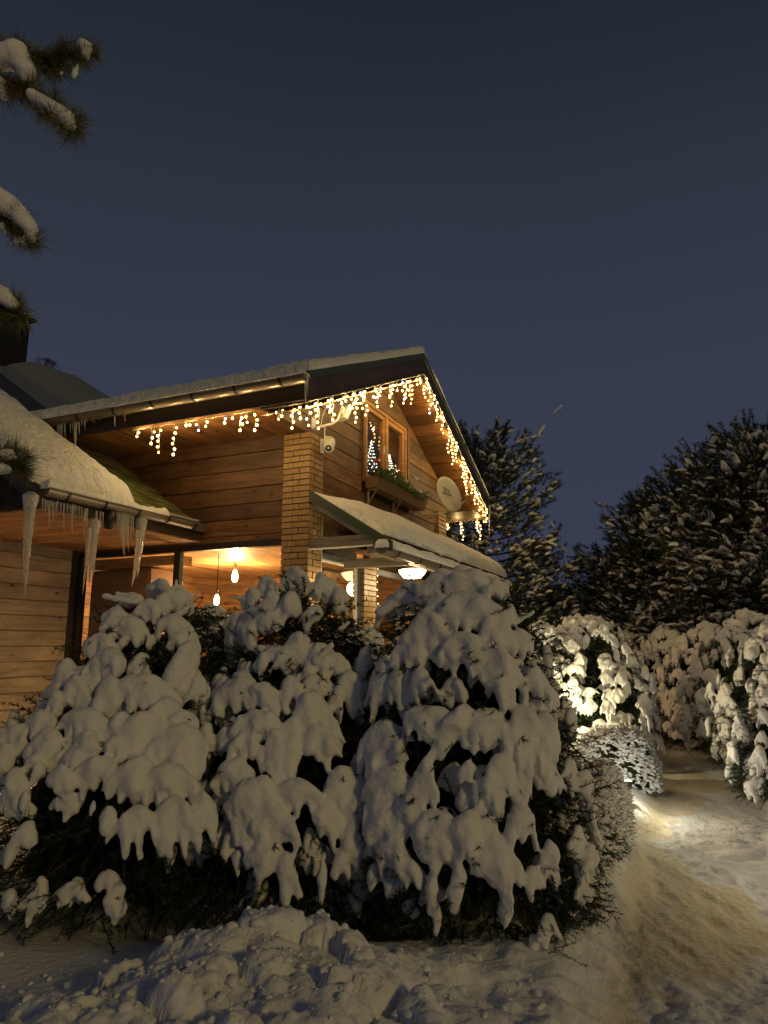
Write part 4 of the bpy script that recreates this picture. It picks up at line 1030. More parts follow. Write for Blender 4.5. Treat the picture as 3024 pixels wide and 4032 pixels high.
def pad(B, A, o, w, h, rs, sp=.072, fat=1.0):
    """a load of snow over a drooping bough: one closed sheet, pillowed at the top, cut into tapering fingers below"""
    o = np.array([o[0], o[1], 0.]); o /= np.linalg.norm(o)+1e-9; sd = np.array([-o[1], o[0], 0.])
    nu = int(np.clip(w/.013, 14, 46)); nv = 15; H = h
    nf = max(1, int(round(w/sp*.95))); a = np.linspace(-1, 1, nu)
    F = np.zeros(nu); ph = rs.uniform(-.3, .3)
    for i in range(nf):
        c = ((i+.5+rs.uniform(-.22, .22))/nf)*2-1; wd = rs.uniform(.62, 1.05)/nf; am = rs.uniform(.2, 1.0) if nf > 1 else 1
        F = np.maximum(F, am*np.clip(1-np.abs((a-c)/wd)**1.7, 0, 1)**.62)
    side = 1-.42*np.abs(a)**2.6
    base = rs.uniform(.36, .56)
    ybot = H*(base+(1-base)*F)*side + .05*H
    ytop = rs.uniform(.30, .62)*H*np.abs(a-rs.uniform(-.25, .25))**rs.uniform(1.6, 2.6)
    ybot = np.maximum(ybot, ytop+.02)
    v = (1-np.cos(np.pi*np.linspace(0, 1, nv)))*.5
    Y = ytop[None]+(ybot-ytop)[None]*v[:, None]; X = (a*w*.5)[None]*(.86+.18*(Y/H))
    # distance to the outline, in the sheet
    ring = np.concatenate([np.stack([X[0], Y[0]], -1), np.stack([X[-1], Y[-1]], -1), np.stack([X[:, 0], Y[:, 0]], -1), np.stack([X[:, -1], Y[:, -1]], -1)])
    d = np.sqrt(((np.stack([X, Y], -1)[:, :, None]-ring[None, None])**2).sum(-1)).min(-1)
    T = fat*np.clip(.5*sp+.10*min(w, h), .026, .085)*(1.15-.74*np.clip(Y/H, 0, 1))
    k = np.clip(d/T, 0, 1); tk = T*np.sqrt(np.clip(1-(1-k)**2, 0, 1))
    q = np.clip(Y/H, 0, 1.05)
    out = H*(.50*q-.34*q*q) - .30*X*X/w*1.2
    sx, sy = rs.uniform(0, 99), rs.uniform(0, 99)
    out = out + .10*min(w, h)*vnoise(X*6/ (w+.1)+sx, Y*5/(h+.1)+sy, 0, 3)
    out = out + (.22*sp*(F[None]-.5))*np.clip(Y/H*1.6-.3, 0, 1)
    skew = rs.uniform(-.18, .18)
    C = A + sd*(X+skew*Y)[..., None] + np.array([0,0,1.])*(-Y+.03)[..., None] + o*(out-.02)[..., None]
    upn = np.array([0,0,1.])
    nrm = (o[None, None]*(.75+0*Y)[..., None]+upn*(.62*(1-q))[..., None]); nrm /= np.linalg.norm(nrm, axis=-1)[..., None]
    Fr = C+nrm*tk[..., None]; Bk = C-nrm*(tk*.75)[..., None]
    V = np.concatenate([Fr.reshape(-1, 3), Bk.reshape(-1, 3)]); n = nu*nv; id_ = np.arange(n).reshape(nv, nu)
    Q = np.stack([id_[:-1, :-1], id_[1:, :-1], id_[1:, 1:], id_[:-1, 1:]], -1).reshape(-1, 4)
    Q = np.concatenate([Q, Q[:, ::-1]+n]); loop = np.concatenate([id_[0, :], id_[1:, -1], id_[-1, -2::-1], id_[-2:0:-1, 0]]); nx_ = np.roll(loop, -1)
    Q = np.concatenate([Q, np.stack([loop, nx_, nx_+n, loop+n], -1)])
    for j_ in np.where(F > .45)[0][::3]: B.tips.append((C[-2, j_]-nrm[-2, j_]*.012, np.array([o[0]*.35, o[1]*.35, -.9])))
    B.MV.append(V); B.MF.append(np.concatenate([Q[:, [0, 1, 2]], Q[:, [0, 2, 3]]]))
def twig_proto(L=.20, nn=46, nl=.026, wd=.0026, seed=1):
    rs = np.random.RandomState(seed); V = []; F = []
    def q(a, b, w_):
        d = b-a; s = np.cross(d, rs.normal(size=3)); s /= np.linalg.norm(s)+1e-9; n = len(V)
        V.extend([a-s*w_, a+s*w_, b]); F.append((n, n+1, n+2))
    st = [np.array([0, 0, 0.]), np.array([L, 0, 0.])]
    for k in range(3):
        an = k*2.1; V0 = len(V)
        s = np.array([0, math.cos(an), math.sin(an)])*.0035; V.extend([st[0]-s, st[0]+s, st[1]]); F.append((V0, V0+1, V0+2))
    for i in range(nn):
        x = L*(i+.5)/nn; an = rs.uniform(0, 6.28); f = rs.uniform(.4, .9)
        a = np.array([x, 0, 0]); b = a + nl*rs.uniform(.8, 1.2)*np.array([f, math.cos(an)*.8, math.sin(an)*.8]); q(a, b, wd)
    return np.array(V), np.array(F)
TW = [twig_proto(seed=i) for i in range(4)]
TWB = [twig_proto(L=.26, nn=40, nl=.04, wd=.005, seed=10+i) for i in range(4)]
def frames(D, rs):
    D = D/np.linalg.norm(D, axis=1)[:, None]; a = rs.normal(size=D.shape); b = np.cross(D, a); b /= np.linalg.norm(b, axis=1)[:, None]; c = np.cross(D, b)
    return np.stack([D, b, c], -1)
def scatter(name, protos, P, D, S, mat, parent, seed=0):
    rs = np.random.RandomState(seed); P = np.asarray(P, float); D = np.asarray(D, float); S = np.asarray(S, float); Fm = frames(D, rs)
    Vs = []; Fs = []; off = 0; pick = rs.randint(0, len(protos), len(P))
    for k, (v, f) in enumerate(protos):
        m_ = pick == k
        if not m_.any(): continue
        W = np.einsum('nij,vj->nvi', Fm[m_], v)*S[m_][:, None, None] + P[m_][:, None, :]
        n = len(W); Vs.append(W.reshape(-1, 3)); Fs.append((f[None]+np.arange(n)[:, None, None]*len(v)).reshape(-1, 3)+off); off += n*len(v)
    o = npmesh(name, np.concatenate(Vs), np.concatenate(Fs), mat, parent); return o

class Spruce:
    def __init__(s, px, D, prof, label, name='spruce', group=None, seed=0):
        s.xy = np.array(ground_xy(px, D)); s.g = gz(s.xy); s.prof = prof; s.D = D
        s.zs = np.array([p[0] for p in prof]); s.rsd = np.array([p[1] for p in prof]); s.top = s.zs.max()
        s.root = empty(name, (s.xy[0], s.xy[1], s.g-.05), label, 'tree', group); s.B = Blob(); s.rs = random.Random(seed); s.seed = seed
    def Rz(s, z): return float(np.interp(z, s.zs[::-1], s.rsd[::-1])) if s.zs[0] > s.zs[-1] else float(np.interp(z, s.zs, s.rsd))
    def cast(s, px, py):
        d = ray(px, py); d = d/(d @ EF); best = None; bd = 9
        for t in np.arange(s.D-1.9, s.D+1.2, .02):
            p = CAM+d*t; rr = math.hypot(*(p[:2]-s.xy)); e = rr-s.Rz(p[2])
            if e < 0: return p
            if e < bd: bd, best = e, p
        return best
    def addpad(s, px, py, w, h, sp=.072):
        w *= 1.22; h *= 1.38; py -= h*.08
        p = s.cast(px, py); dist = (p-CAM) @ FW; o = p[:2]-s.xy
        o = o/ (np.linalg.norm(o)+1e-6) - EF[:2]*.45
        pad(s.B, p, o, w/FPX*dist, h/FPX*dist, s.rs, sp*.92, .86)
    def stick(s, x1, y1, x2, y2, r1, r2=None, dD=0):
        a = s.cast(x1, y1); d = ray(x2, y2); b = CAM + d*((a-CAM) @ EF + dD)/(d @ EF); k = ((a-CAM) @ FW)/FPX
        s.B.chain(a, b, r1*k, (r2 or r1*.8)*k)
    def finish(s, voxel=.012, ntw=900, twscale=1.0, skirt=True, core=True, fill=0, fat=1.0, zmin=None, randpads=0, sp=.06, wr=(.2, .4), hr=(.15, .3), back_only=False, smooth_it=3, foliage='needle', protos=None):
        rs = s.rs
        for i in range(randpads):
            k = rs.random(); z = s.zs.min() + .12 + (s.top-s.zs.min()-.12)*k**1.05 ; an = rs.uniform(0, 6.283)
            o = np.array([math.cos(an), math.sin(an)])
            if back_only and (o @ -EF[:2]) > -.15: continue
            R = s.Rz(z)*(.93 if back_only else rs.uniform(.74, 1.06)*(1+.16*float(vnoise(o[0]*2.2+s.seed, o[1]*2.2, z*2.6, 6)))); p = np.array([s.xy[0]+o[0]*R, s.xy[1]+o[1]*R, z])
            f = .55+.45*min(1, R/.5)
            pad(s.B, p, o, rs.uniform(*wr)*f, rs.uniform(*hr)*f, rs, sp, fat)
        if randpads and not back_only:
            for i in range(7):
                an = i*.9+rs.random(); z = s.top-.02-.03*i; R = s.Rz(z)*.7; o = np.array([math.cos(an), math.sin(an)])
                pad(s.B, np.array([s.xy[0]+o[0]*R, s.xy[1]+o[1]*R, z+.04]), o, wr[1]*.7, hr[1]*.8, rs, sp)
        if fill:
            for i in range(fill):
                z = s.zs.min()+.16+(s.top-s.zs.min()-.62)*rs.random()**.9; an = math.atan2(-EF[1], -EF[0])+rs.uniform(-1.5, 1.5); o = np.array([math.cos(an), math.sin(an)]); R = s.Rz(z)*rs.uniform(.80, .95)
                pad(s.B, np.array([s.xy[0]+o[0]*R, s.xy[1]+o[1]*R, z]), o, rs.uniform(.10, .26), rs.uniform(.12, .26), rs, .052, .8)
        if s.B.tips:
            tp = s.B.tips; q3 = np.random.RandomState(s.seed+5)
            scatter('branch_tips', TW, np.array([t[0] for t in tp]), np.array([t[1] for t in tp])+.35*q3.randn(len(tp), 3), .28+.22*q3.rand(len(tp)), M['hedge'], s.root, s.seed+9)['kind'] = 'stuff'
        s.B.build('snow', s.root, voxel, smooth_it)
        tr = MB().tube([(s.xy[0], s.xy[1], s.g-.1), (s.xy[0]+.01, s.xy[1], (s.g+s.top)/2), (s.xy[0], s.xy[1], s.top-.1)], [.06, .04, .012], 8); tr.build('trunk', M['bark'], s.root, True)
        q = np.random.RandomState(s.seed+100); n = ntw
        z = s.zs.min()+(s.top-s.zs.min()-.05)*(1-np.sqrt(1-q.rand(n)*.98)); an = q.rand(n)*6.283
        R = np.array([s.Rz(a) for a in z]); k = .35+.52*q.rand(n)**.6
        P = np.stack([s.xy[0]+np.cos(an)*R*k, s.xy[1]+np.sin(an)*R*k, z-.06], -1)
        Dn = np.stack([np.cos(an), np.sin(an), -.25+.35*q.randn(n)], -1)+.35*q.randn(n, 3)
        scatter('foliage', protos or TW, P, Dn, twscale*(.8+.5*q.rand(n)), M[foliage], s.root, s.seed)
        nq = ntw//3; zz = s.top-.08-.75*q.rand(nq); an = q.rand(nq)*6.283; R = np.array([s.Rz(a) for a in zz])*(.15+.7*q.rand(nq))
        P = np.stack([s.xy[0]+np.cos(an)*R, s.xy[1]+np.sin(an)*R, zz-.08], -1); Dn = np.stack([np.cos(an), np.sin(an), -.1+.4*q.randn(nq)], -1)+.3*q.randn(nq, 3)
        scatter('foliage', protos or TWB, P, Dn, twscale*(.55+.35*q.rand(nq)), M[foliage], s.root, s.seed+3)
        # inner foliage body, its near-black colour painting the shade between the boughs
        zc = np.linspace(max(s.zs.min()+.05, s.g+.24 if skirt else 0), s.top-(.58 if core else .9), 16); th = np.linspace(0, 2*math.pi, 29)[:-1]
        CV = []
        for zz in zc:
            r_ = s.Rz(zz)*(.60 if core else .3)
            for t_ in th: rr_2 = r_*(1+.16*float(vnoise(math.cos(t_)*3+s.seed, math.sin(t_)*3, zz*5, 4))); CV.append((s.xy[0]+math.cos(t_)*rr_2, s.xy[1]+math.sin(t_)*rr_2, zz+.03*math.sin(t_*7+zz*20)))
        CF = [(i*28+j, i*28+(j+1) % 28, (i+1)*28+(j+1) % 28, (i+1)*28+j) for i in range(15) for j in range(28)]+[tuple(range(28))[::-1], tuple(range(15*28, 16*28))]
        mesh('shaded_foliage', CV, CF, M['core'], s.root)
        # limbs
        lb = MB()
        for i in range(26):
            a = i*2.4; zz = s.zs.min()+.12+(s.top-s.zs.min()-.3)*i/26; R0 = s.Rz(zz)*.85
            lb.tube([(s.xy[0], s.xy[1], zz+.05), (s.xy[0]+math.cos(a)*R0*.5, s.xy[1]+math.sin(a)*R0*.5, zz+.02), (s.xy[0]+math.cos(a)*R0, s.xy[1]+math.sin(a)*R0, zz-.1)], [.016, .011, .004], 5)
        lb.build('limb', M['bark'], s.root)
A_ = lambda x, y: (x/1.3827, y/1.3827+2100)
B_ = lambda x, y: (x/1.2762+900, y/1.2762+2100)
T1 = Spruce(660, 5.0, [(2.03, .04), (1.93, .34), (1.80, .50), (1.5, .72), (1.2, .95), (.97, 1.12), (.75, 1.28), (.5, 1.34), (.3, 1.25), (.15, 1.0)], 'wide snow laden spruce at left of the front row', seed=11)
T2 = Spruce(1190, 4.9, [(2.12, .04), (2.02, .22), (1.9, .32), (1.65, .46), (1.4, .66), (1.1, .82), (.8, .92), (.5, 1.0), (.3, .95), (.15, .8)], 'snow laden spruce in the middle of the front row', seed=12)
T3 = Spruce(1830, 4.5, [(2.09, .05), (2.03, .28), (1.9, .42), (1.7, .52), (1.4, .62), (1.1, .70), (.8, .76), (.5, .80), (.3, .78), (.1, .6)], 'tallest looking snow laden spruce at right of the front row', seed=13)
Apads = [(880,290,340,150),(640,440,180,120),(900,350,140,120),(740,505,220,195),(950,485,210,150),(1010,650,170,260),(560,585,200,120),(570,680,240,220),(370,730,140,170),(415,815,170,150),(300,900,110,130),
 (610,830,140,240),(815,820,330,210),(880,950,230,200),(450,1000,300,170),(640,1020,200,150),(230,1010,200,150),(100,1090,190,170),(250,1120,190,210),(460,1130,200,200),(800,1030,330,260),(960,1100,330,260),(640,1150,150,110),(510,1270,230,210),
 (330,1310,170,180),(90,1330,160,190),(140,1430,60,90),(740,1270,270,220),(940,1310,330,260),(590,1530,90,110),(715,1545,240,200),(940,1500,260,280),(1090,1470,150,240),(145,1625,150,190),(510,1490,40,60),(1000,1010,170,130),(1050,560,120,140),(820,400,200,130),(1000,350,150,140),(700,360,170,110),(980,560,150,120),(30,1200,120,200),(200,1250,140,120)]
for x, y, w_, h_ in Apads:
    X, Y = A_(x, y); (T1 if x < 1130 else T2).addpad(X, Y, w_/1.3827, h_/1.3827, .078)
for x, y, w_, h_ in [(1110,940,170,160),(1200,920,120,190),(1290,850,250,170),(1140,1080,110,150),(1400,1020,230,190),(1350,1130,160,200),(1480,1120,120,190),(1250,1280,250,190),(1420,1380,230,250)]:
    X, Y = A_(x, y); T2.addpad(X, Y, w_/1.3827, h_/1.3827, .078)
for x1, y1, x2, y2, r in [(740,375,570,342,20),(760,350,640,325,18),(1000,440,1095,295,12),(960,440,1005,412,15),(830,300,1030,330,20),(960,255,960,300,10),(620,450,560,520,28)]:
    (x1, y1), (x2, y2) = A_(x1, y1), A_(x2, y2); T1.stick(x1, y1, x2, y2, r/1.38, r/1.7)
B2 = [(350,212,170,165),(470,240,180,180),(555,310,110,110),(200,245,140,140),(120,310,110,110),(310,335,140,170),(425,400,110,115),(220,330,110,150),(140,410,310,180),(330,545,210,190),(40,440,130,170),(440,600,80,150),(540,640,160,120),(60,740,230,150),
 (190,800,200,160),(320,760,120,150),(580,745,230,210),(60,960,120,180),(190,940,140,130),(140,1080,90,120),(225,1130,90,110),(420,850,230,260),(470,1010,190,180),(300,990,170,290),(50,1190,120,80),(120,1280,260,190),(340,1290,260,190),(60,1440,130,160),
 (310,1470,110,150),(185,1580,180,150),(300,1660,120,190),(480,1390,150,190),(560,1230,260,260),(640,1480,130,200),(740,1470,110,130),(560,1640,90,120),(470,1660,40,160),(700,1200,200,280),(220,1380,220,170),(640,1350,200,200)]
for x, y, w_, h_ in B2:
    X, Y = B_(x, y); T2.addpad(X, Y, w_/1.2762, h_/1.2762, .076)
for x1, y1, x2, y2, r in [(100,330,0,325,13),(440,300,385,230,9),(250,300,235,250,9),(560,480,600,450,14),(590,330,545,400,22),(440,640,520,560,20)]:
    (x1, y1), (x2, y2) = B_(x1, y1), B_(x2, y2); T2.stick(x1, y1, x2, y2, r*.8, r*.65)
B3 = [(940,285,220,160),(1060,225,180,150),(1250,225,180,150),(1150,240,260,160),(700,620,150,220),(780,700,150,290),(855,715,90,160),(800,1000,280,280),(810,1230,330,280),(1010,1190,150,250),(840,1430,280,190),(840,1580,210,170),(905,1680,130,130),
 (1010,262,230,170),(1165,215,220,180),(835,345,180,120),(1075,340,150,160),(1345,260,150,110),(1320,295,120,90),(1230,350,340,230),(1330,420,180,260),(1000,430,230,230),(1180,550,290,200),(950,590,130,120),(870,560,130,210),(980,715,160,180),(1155,770,60,90),
 (1470,525,170,130),(1340,610,210,290),(1500,700,170,200),(1020,910,270,160),(1160,915,240,220),(1310,940,260,250),(1060,1050,110,160),(1480,920,250,330),(1570,960,160,300),(1350,1160,160,220),(1480,1210,130,190),(1200,1180,100,130),(1060,1450,260,200),
 (1210,1450,280,250),(1050,1600,180,120),(1320,1570,240,280),(1475,1400,180,260),(1600,1590,110,130),(1160,1720,90,160),(1035,1740,60,150),(1055,1890,60,120),(1385,1890,60,90),(1520,1720,100,130),(735,1700,60,100),(790,1770,40,70),(1410,400,90,130),(930,1340,170,180)]
for x, y, w_, h_ in B3:
    X, Y = B_(x, y); T3.addpad(X, Y, w_/1.2762, h_/1.2762, .074)
for x1, y1, x2, y2, r in [(1440,445,1530,398,16),(1400,290,1425,345,12),(900,290,765,395,38),(760,400,745,470,18),(1385,1830,1390,1950,16)]:
    (x1, y1), (x2, y2) = B_(x1, y1), B_(x2, y2); T3.stick(x1, y1, x2, y2, r*.8, r*.6)
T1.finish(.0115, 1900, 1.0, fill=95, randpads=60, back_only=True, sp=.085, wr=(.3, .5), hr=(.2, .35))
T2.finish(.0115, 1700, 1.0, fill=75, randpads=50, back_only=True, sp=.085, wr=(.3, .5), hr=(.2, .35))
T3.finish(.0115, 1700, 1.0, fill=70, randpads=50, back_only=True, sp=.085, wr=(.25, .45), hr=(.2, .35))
# two lower shrubs behind the row, lit from the house
T6 = Spruce(1440, 6.0, [(1.72, .05), (1.6, .3), (1.4, .5), (1.1, .65), (.7, .75), (.2, .6)], 'low snow covered shrub behind, between middle and right spruces', 'spruce_shrub', seed=16)
for x, y, w_, h_ in [(1330,2470,150,90),(1400,2490,160,110),(1440,2540,230,140),(1480,2590,150,120),(1390,2610,200,160),(1500,2640,130,160)]: T6.addpad(x, y, w_, h_, .10)
T6.finish(.02, 500, 1.0, core=False, randpads=30, sp=.1, wr=(.3, .5), hr=(.25, .35))
T7 = Spruce(850, 6.0, [(1.88, .04), (1.8, .12), (1.65, .24), (1.4, .36), (1.0, .46), (.2, .5)], 'low snowy shrub behind, between left and middle spruces', 'spruce_shrub', seed=17)
for x, y, w_, h_ in [(925,2470,130,140),(825,2400,100,80),(845,2410,110,110),(815,2440,100,120),(880,2470,120,160)]: T7.addpad(x, y, w_, h_, .085)
T7.finish(.02, 400, 1.0, core=False, randpads=24, sp=.09, wr=(.25, .4), hr=(.25, .35))
# lit shrub by the path
T5 = Spruce(2310, 10.2, [(2.03, .14), (1.95, .38), (1.8, .54), (1.5, .72), (1.2, .80), (.9, .84), (.5, .86), (.2, .7)], 'round snowy spruce lit yellow by an assumed garden lamp beside the path', seed=15)
T5b = Spruce(2140, 9.9, [(1.92, .05), (1.86, .22), (1.7, .32), (1.3, .42), (.8, .5), (.2, .45)], 'narrow white lit spruce just right of the front row', seed=18)
T5.finish(.0115, fat=.62, ntw=2600, twscale=.7, randpads=430, sp=.046, wr=(.12, .30), hr=(.15, .30), foliage='hedge', smooth_it=2)
T5b.finish(.0115, fat=.62, ntw=1200, twscale=.7, randpads=200, sp=.046, wr=(.12, .26), hr=(.14, .26), foliage='hedge', smooth_it=3)
def lump_proto(seed):
    v, f = ico(1.0, 2); v = np.array(v); 
    v = v*(1+.42*fbm(v[:, 0]*1.5+seed*3, v[:, 1]*1.5, v[:, 2]*1.5, 2, seed))[:, None]
    v[:, 1] *= 1-.35*v[:, 0]; v[:, 2] = np.where(v[:, 2] < 0, v[:, 2]*.45, v[:, 2]*.8)-.30*v[:, 0]**2*(v[:, 0] > 0)-.12*v[:, 1]**2; return v, np.array(f)
LP_ = [lump_proto(i) for i in range(6)]
def lumps(name, SP, SD, sx_, sy_, sz_, parent, q):
    SP = np.array(SP); SD = np.array(SD); n = len(SP); h = SD.copy(); h[:, 2] *= .6; h /= np.linalg.norm(h, axis=1)[:, None]
    b = np.cross(np.array([[0,0,1.]]), h); b /= np.linalg.norm(b, axis=1)[:, None]+1e-9; c = np.cross(h, b)
    Vs = []; Fs = []; off = 0; pk = q.randint(0, 6, n)
    for k in range(6):
        m_ = pk == k; v, f = LP_[k]
        W = SP[m_][:, None]+h[m_][:, None]*(v[None, :, 0:1]*sx_[m_][:, None, None])+b[m_][:, None]*(v[None, :, 1:2]*sy_[m_][:, None, None])+c[m_][:, None]*(v[None, :, 2:3]*sz_[m_][:, None, None])
        cnt = len(W); Vs.append(W.reshape(-1, 3)); Fs.append((f[None]+np.arange(cnt)[:, None, None]*len(v)).reshape(-1, 3)+off); off += cnt*len(v)
    o = npmesh(name, np.concatenate(Vs), np.concatenate(Fs), M['snow'], parent, True); o['kind'] = 'stuff'; return o
# clipped hedges and the dark flank of the right spruce
def hedge(px, D, rx, ry, h, label, snow=.8, seed=0, n=2600, z0=None, lum=1.0, mat='hedge', ns=900, tilt=0.0):
    ct, st_ = math.cos(tilt), math.sin(tilt); ER_, EF_ = ER*ct-EF*st_, EF*ct+ER*st_
    xy = np.array(ground_xy(px, D)); g0 = gz(xy)-.05 if z0 is None else z0; q = np.random.RandomState(seed); r = empty('hedge', (xy[0], xy[1], g0), label, 'hedge')
    th = q.rand(n)*6.283; ph = np.arccos(1-q.rand(n)*1.05); k = .80+.22*q.rand(n)
    nrm_ = np.stack([np.sin(ph)*np.cos(th), np.sin(ph)*np.sin(th), np.cos(ph)], -1); dm = 1+.10*fbm(nrm_[:, 0]*2.2+seed, nrm_[:, 1]*2.2, nrm_[:, 2]*2.2, 2, seed)
    se = np.sign(nrm_)*np.abs(nrm_)**.8
    W = (ER_[None]*se[:, 0:1]*rx + EF_[None]*se[:, 1:2]*ry + np.array([[0,0,1.]])*np.clip(se[:, 2:3], 0, 2)*h)*(k*dm)[:, None]
    P = W + np.array([xy[0], xy[1], g0]); N_ = ER_[None]*nrm_[:, 0:1]+EF_[None]*nrm_[:, 1:2]+np.array([[0,0,1.]])*nrm_[:, 2:3]
    scatter('foliage', TW, P, N_*.5+.6*q.randn(n, 3)+np.array([0,0,.1]), .20+.22*q.rand(n), M[mat], r, seed)
    # dark inner body so it is dense
    V, F = ico(1.0, 3); mesh('core', [tuple(np.array([xy[0], xy[1], g0])+(ER_*v[0]*rx+EF_*v[1]*ry)*.80+np.array([0,0,max(v[2], -.1)*h*.80])) for v in V], F, M['needle'], r, True)
    m2 = (q.rand(n) < snow*np.clip(.35+nrm_[:, 2]*1.1, 0, 1)*np.clip(.95+1.2*fbm(P[:, 0]*6, P[:, 1]*6, P[:, 2]*6, 2, seed), .05, 1)) & (nrm_[:, 2] > -.1)
    Pm = np.array([xy[0], xy[1], g0])+W[m2]/k[m2][:, None]; nm = len(Pm)
    dr_ = N_[m2]*.8+.5*q.randn(nm, 3)+np.array([0, 0, -.25]); dr_ /= np.linalg.norm(dr_, axis=1)[:, None]
    lumps('snow', Pm+dr_*.01, dr_, .022+.032*q.rand(nm), .012+.012*q.rand(nm), .010+.008*q.rand(nm), r, q)
hedge(2400, 8.5, .46, .62, .60, 'clipped rounded hedge dusted with snow, the farther one by the path', .95, 31, 3600, ns=1700, tilt=.38)
hedge(2315, 5.75, .21, .95, .52, 'clipped hedge dusted with snow, nearer along the path', .95, 32, 4200, ns=1700, tilt=.40)
hedge(2185, 4.6, .17, .42, .88, 'dark green spruce flank almost free of snow, beside the right spruce', .30, 33, 3600, mat='hedge', ns=900, tilt=.35)
# small snowed twig sticking out at the foot of the right spruce
sd_ = Spruce(2160, 3.75, [(.50, .02), (.42, .06), (.25, .10), (.05, .1)], 'small snow capped twigs poking from the bank', 'seedling', seed=44); sd_.root['category'] = 'plant'
for a, b, c, d in ((2160,3620,2120,3700),(2160,3625,2205,3690),(2150,3640,2140,3790),(2100,3700,2090,3780)): sd_.B.chain(gp(a, b, 3.7), gp(c, d, 3.66), .028, .014)
sd_.B.build('snow', sd_.root, .010, 2)
q_ = np.random.RandomState(3); c_ = gp(2155, 3650, 3.72)
scatter('foliage', TW, c_+q_.randn(40, 3)*np.array([.04, .04, .05])-np.array([0, 0, .06]), q_.randn(40, 3)+np.array([0, 0, .6]), .4+.3*q_.rand(40), M['hedge'], sd_.root, 3)
# right-hand snowy spruces along the path
row = [(2620, 13.5, 1.85, 1.0, 'snowy young spruce at the far bend of the path'), (2800, 12.0, 2.0, 1.1, 'snowy young spruce, second from the bend, right of path'),
       (2480, 15.5, 1.8, 1.0, 'snowy young spruce farthest left, behind the lit one'), (2960, 10.6, 1.95, 1.1, 'broad snowy spruce at right edge, pinkish in the light'),
       (3060, 8.6, 1.65, .85, 'nearest snowy spruce cut off by the right edge'), (3080, 6.9, 1.35, .55, 'low snowy spruce right beside the path at right edge')]
for i, (px, D, H, R, lb) in enumerate(row):
    xy = ground_xy(px, D); g0 = gz(xy)
    T = Spruce(px, D, [(g0+H, .06), (g0+H*.93, R*.32), (g0+H*.8, R*.55), (g0+H*.55, R*.85), (g0+H*.3, R), (g0+.1, R*.95)], lb, seed=50+i)
    T.finish(.0125 if D > 9 else .011, 1500, .8, fat=.62, randpads=int(390*R*H/2), sp=.050, wr=(.13, .32), hr=(.16, .32), smooth_it=2)

#SECTION pines
def tuft_proto(seed, L=.20, nn=46, nl=.075, wd=.0055):
    rs = np.random.RandomState(seed); V = []; F = []
    for i in range(nn):
        x = L*rs.uniform(-.1, 1.0); an = rs.uniform(0, 6.28); a = np.array([x, 0, 0.]); b = a+nl*rs.uniform(.7, 1.15)*np.array([rs.uniform(.35, .95), math.cos(an)*.75, math.sin(an)*.75])
        s = np.cross(b-a, rs.normal(size=3)); s /= np.linalg.norm(s); n = len(V); V += [a-s*wd, a+s*wd, b]; F.append((n, n+1, n+2))
    return np.array(V), np.array(F)
TP = [tuft_proto(i, .24, 54, .085, .0065) for i in range(5)]
def pine(px, D, H, R, label, ntuft, seed, base=.15, snowy=.75, lean=0, crown=None, nm='pine_tree', sc=1.0):
    xy = np.array(ground_xy(px, D)); g0 = gz(xy); q = np.random.RandomState(seed); r = empty(nm, (xy[0], xy[1], g0), label, 'tree', 'dark pines against the dusk sky')
    trunk = [(xy[0]+ .1*math.sin(k*2+seed), xy[1], g0-.2+H*.95*k/6) for k in range(7)]
    MB().tube(trunk, [.16, .15, .13, .11, .08, .05, .02], 8).build('trunk', M['bark'], r, True)
    lm = MB(); P = []; Dn = []; SS = []; SP = []; SD = []; SZ = []
    ntuft = int(ntuft*1.45); nl_ = max(26, ntuft//26)
    for i in range(nl_):
        zr = base+(1-base)*((i+.5)/nl_); z = g0+H*zr; an = i*2.39996+q.rand(); env = np.interp(zr, [0, .2, .5, .8, 1.0], [.85, 1.0, .95, .68, .26]); Lb = R*env*(.75+.35*q.rand())
        d = np.array([math.cos(an), math.sin(an), 0.]); up_ = np.interp(zr, [0, .5, 1], [-.12, .05, .6])
        b0 = np.array([xy[0], xy[1], z]); pts = [b0+d*Lb*k+np.array([0, 0, Lb*(up_*k-.10*k+.25*k*k)]) for k in np.linspace(0, 1, 5)]
        lm.tube(pts, [.032, .026, .02, .014, .007], 5)
        nt_ = int(26*(.5+env*.7))
        for j in range(nt_):
            k = .25+.75*q.rand()**.7; c = pts[0]+(pts[-1]-pts[0])*k; c[2] = np.interp(k, np.linspace(0, 1, 5), [p[2] for p in pts])
            side = q.choice((-1, 1)); sd = np.array([-d[1], d[0], 0.])*side; off = Lb*.5*(1.15-k)*q.rand()
            t = c+sd*off+np.array([0, 0, .13*q.randn()+.10*off]); dd = d*.7+sd*(.6*q.rand())+np.array([0, 0, np.interp(zr, [0, .6, 1], [.12, .5, 1.1])+.35*q.randn()])
            dd /= np.linalg.norm(dd); P.append(t); Dn.append(dd); SS.append((.8+.6*q.rand())*sc)
            if q.rand() < .3: lm.tube([c, t], [.010, .005], 4)
            if q.rand() < snowy*np.interp(zr, [0, .55, 1], [1.6, 1.3, .6]):
                
                cl = float(vnoise(t[0]*1.6, t[1]*1.6, t[2]*2.2, 5))
                if q.rand() < 1.05+.6*cl: SP.append(t+dd*.10*sc+np.array([0, 0, .035])); SD.append(dd); SZ.append(np.clip(.85+.75*cl+.35*q.randn(), .4, 1.35))
    lm.build('limb', M['bark'], r)
    scatter('foliage', TP, P, Dn, SS, M['needle2'], r, seed)
    # snow lumps lying along the tufts
    n = len(SP)
    lumps('snow', SP, np.array(SD)+.38*q.randn(n, 3), (.07+.07*q.rand(n)**1.5)*sc*np.array(SZ), (.04+.035*q.rand(n))*sc*np.array(SZ), (.03+.03*q.rand(n))*sc*np.array(SZ), r, q)
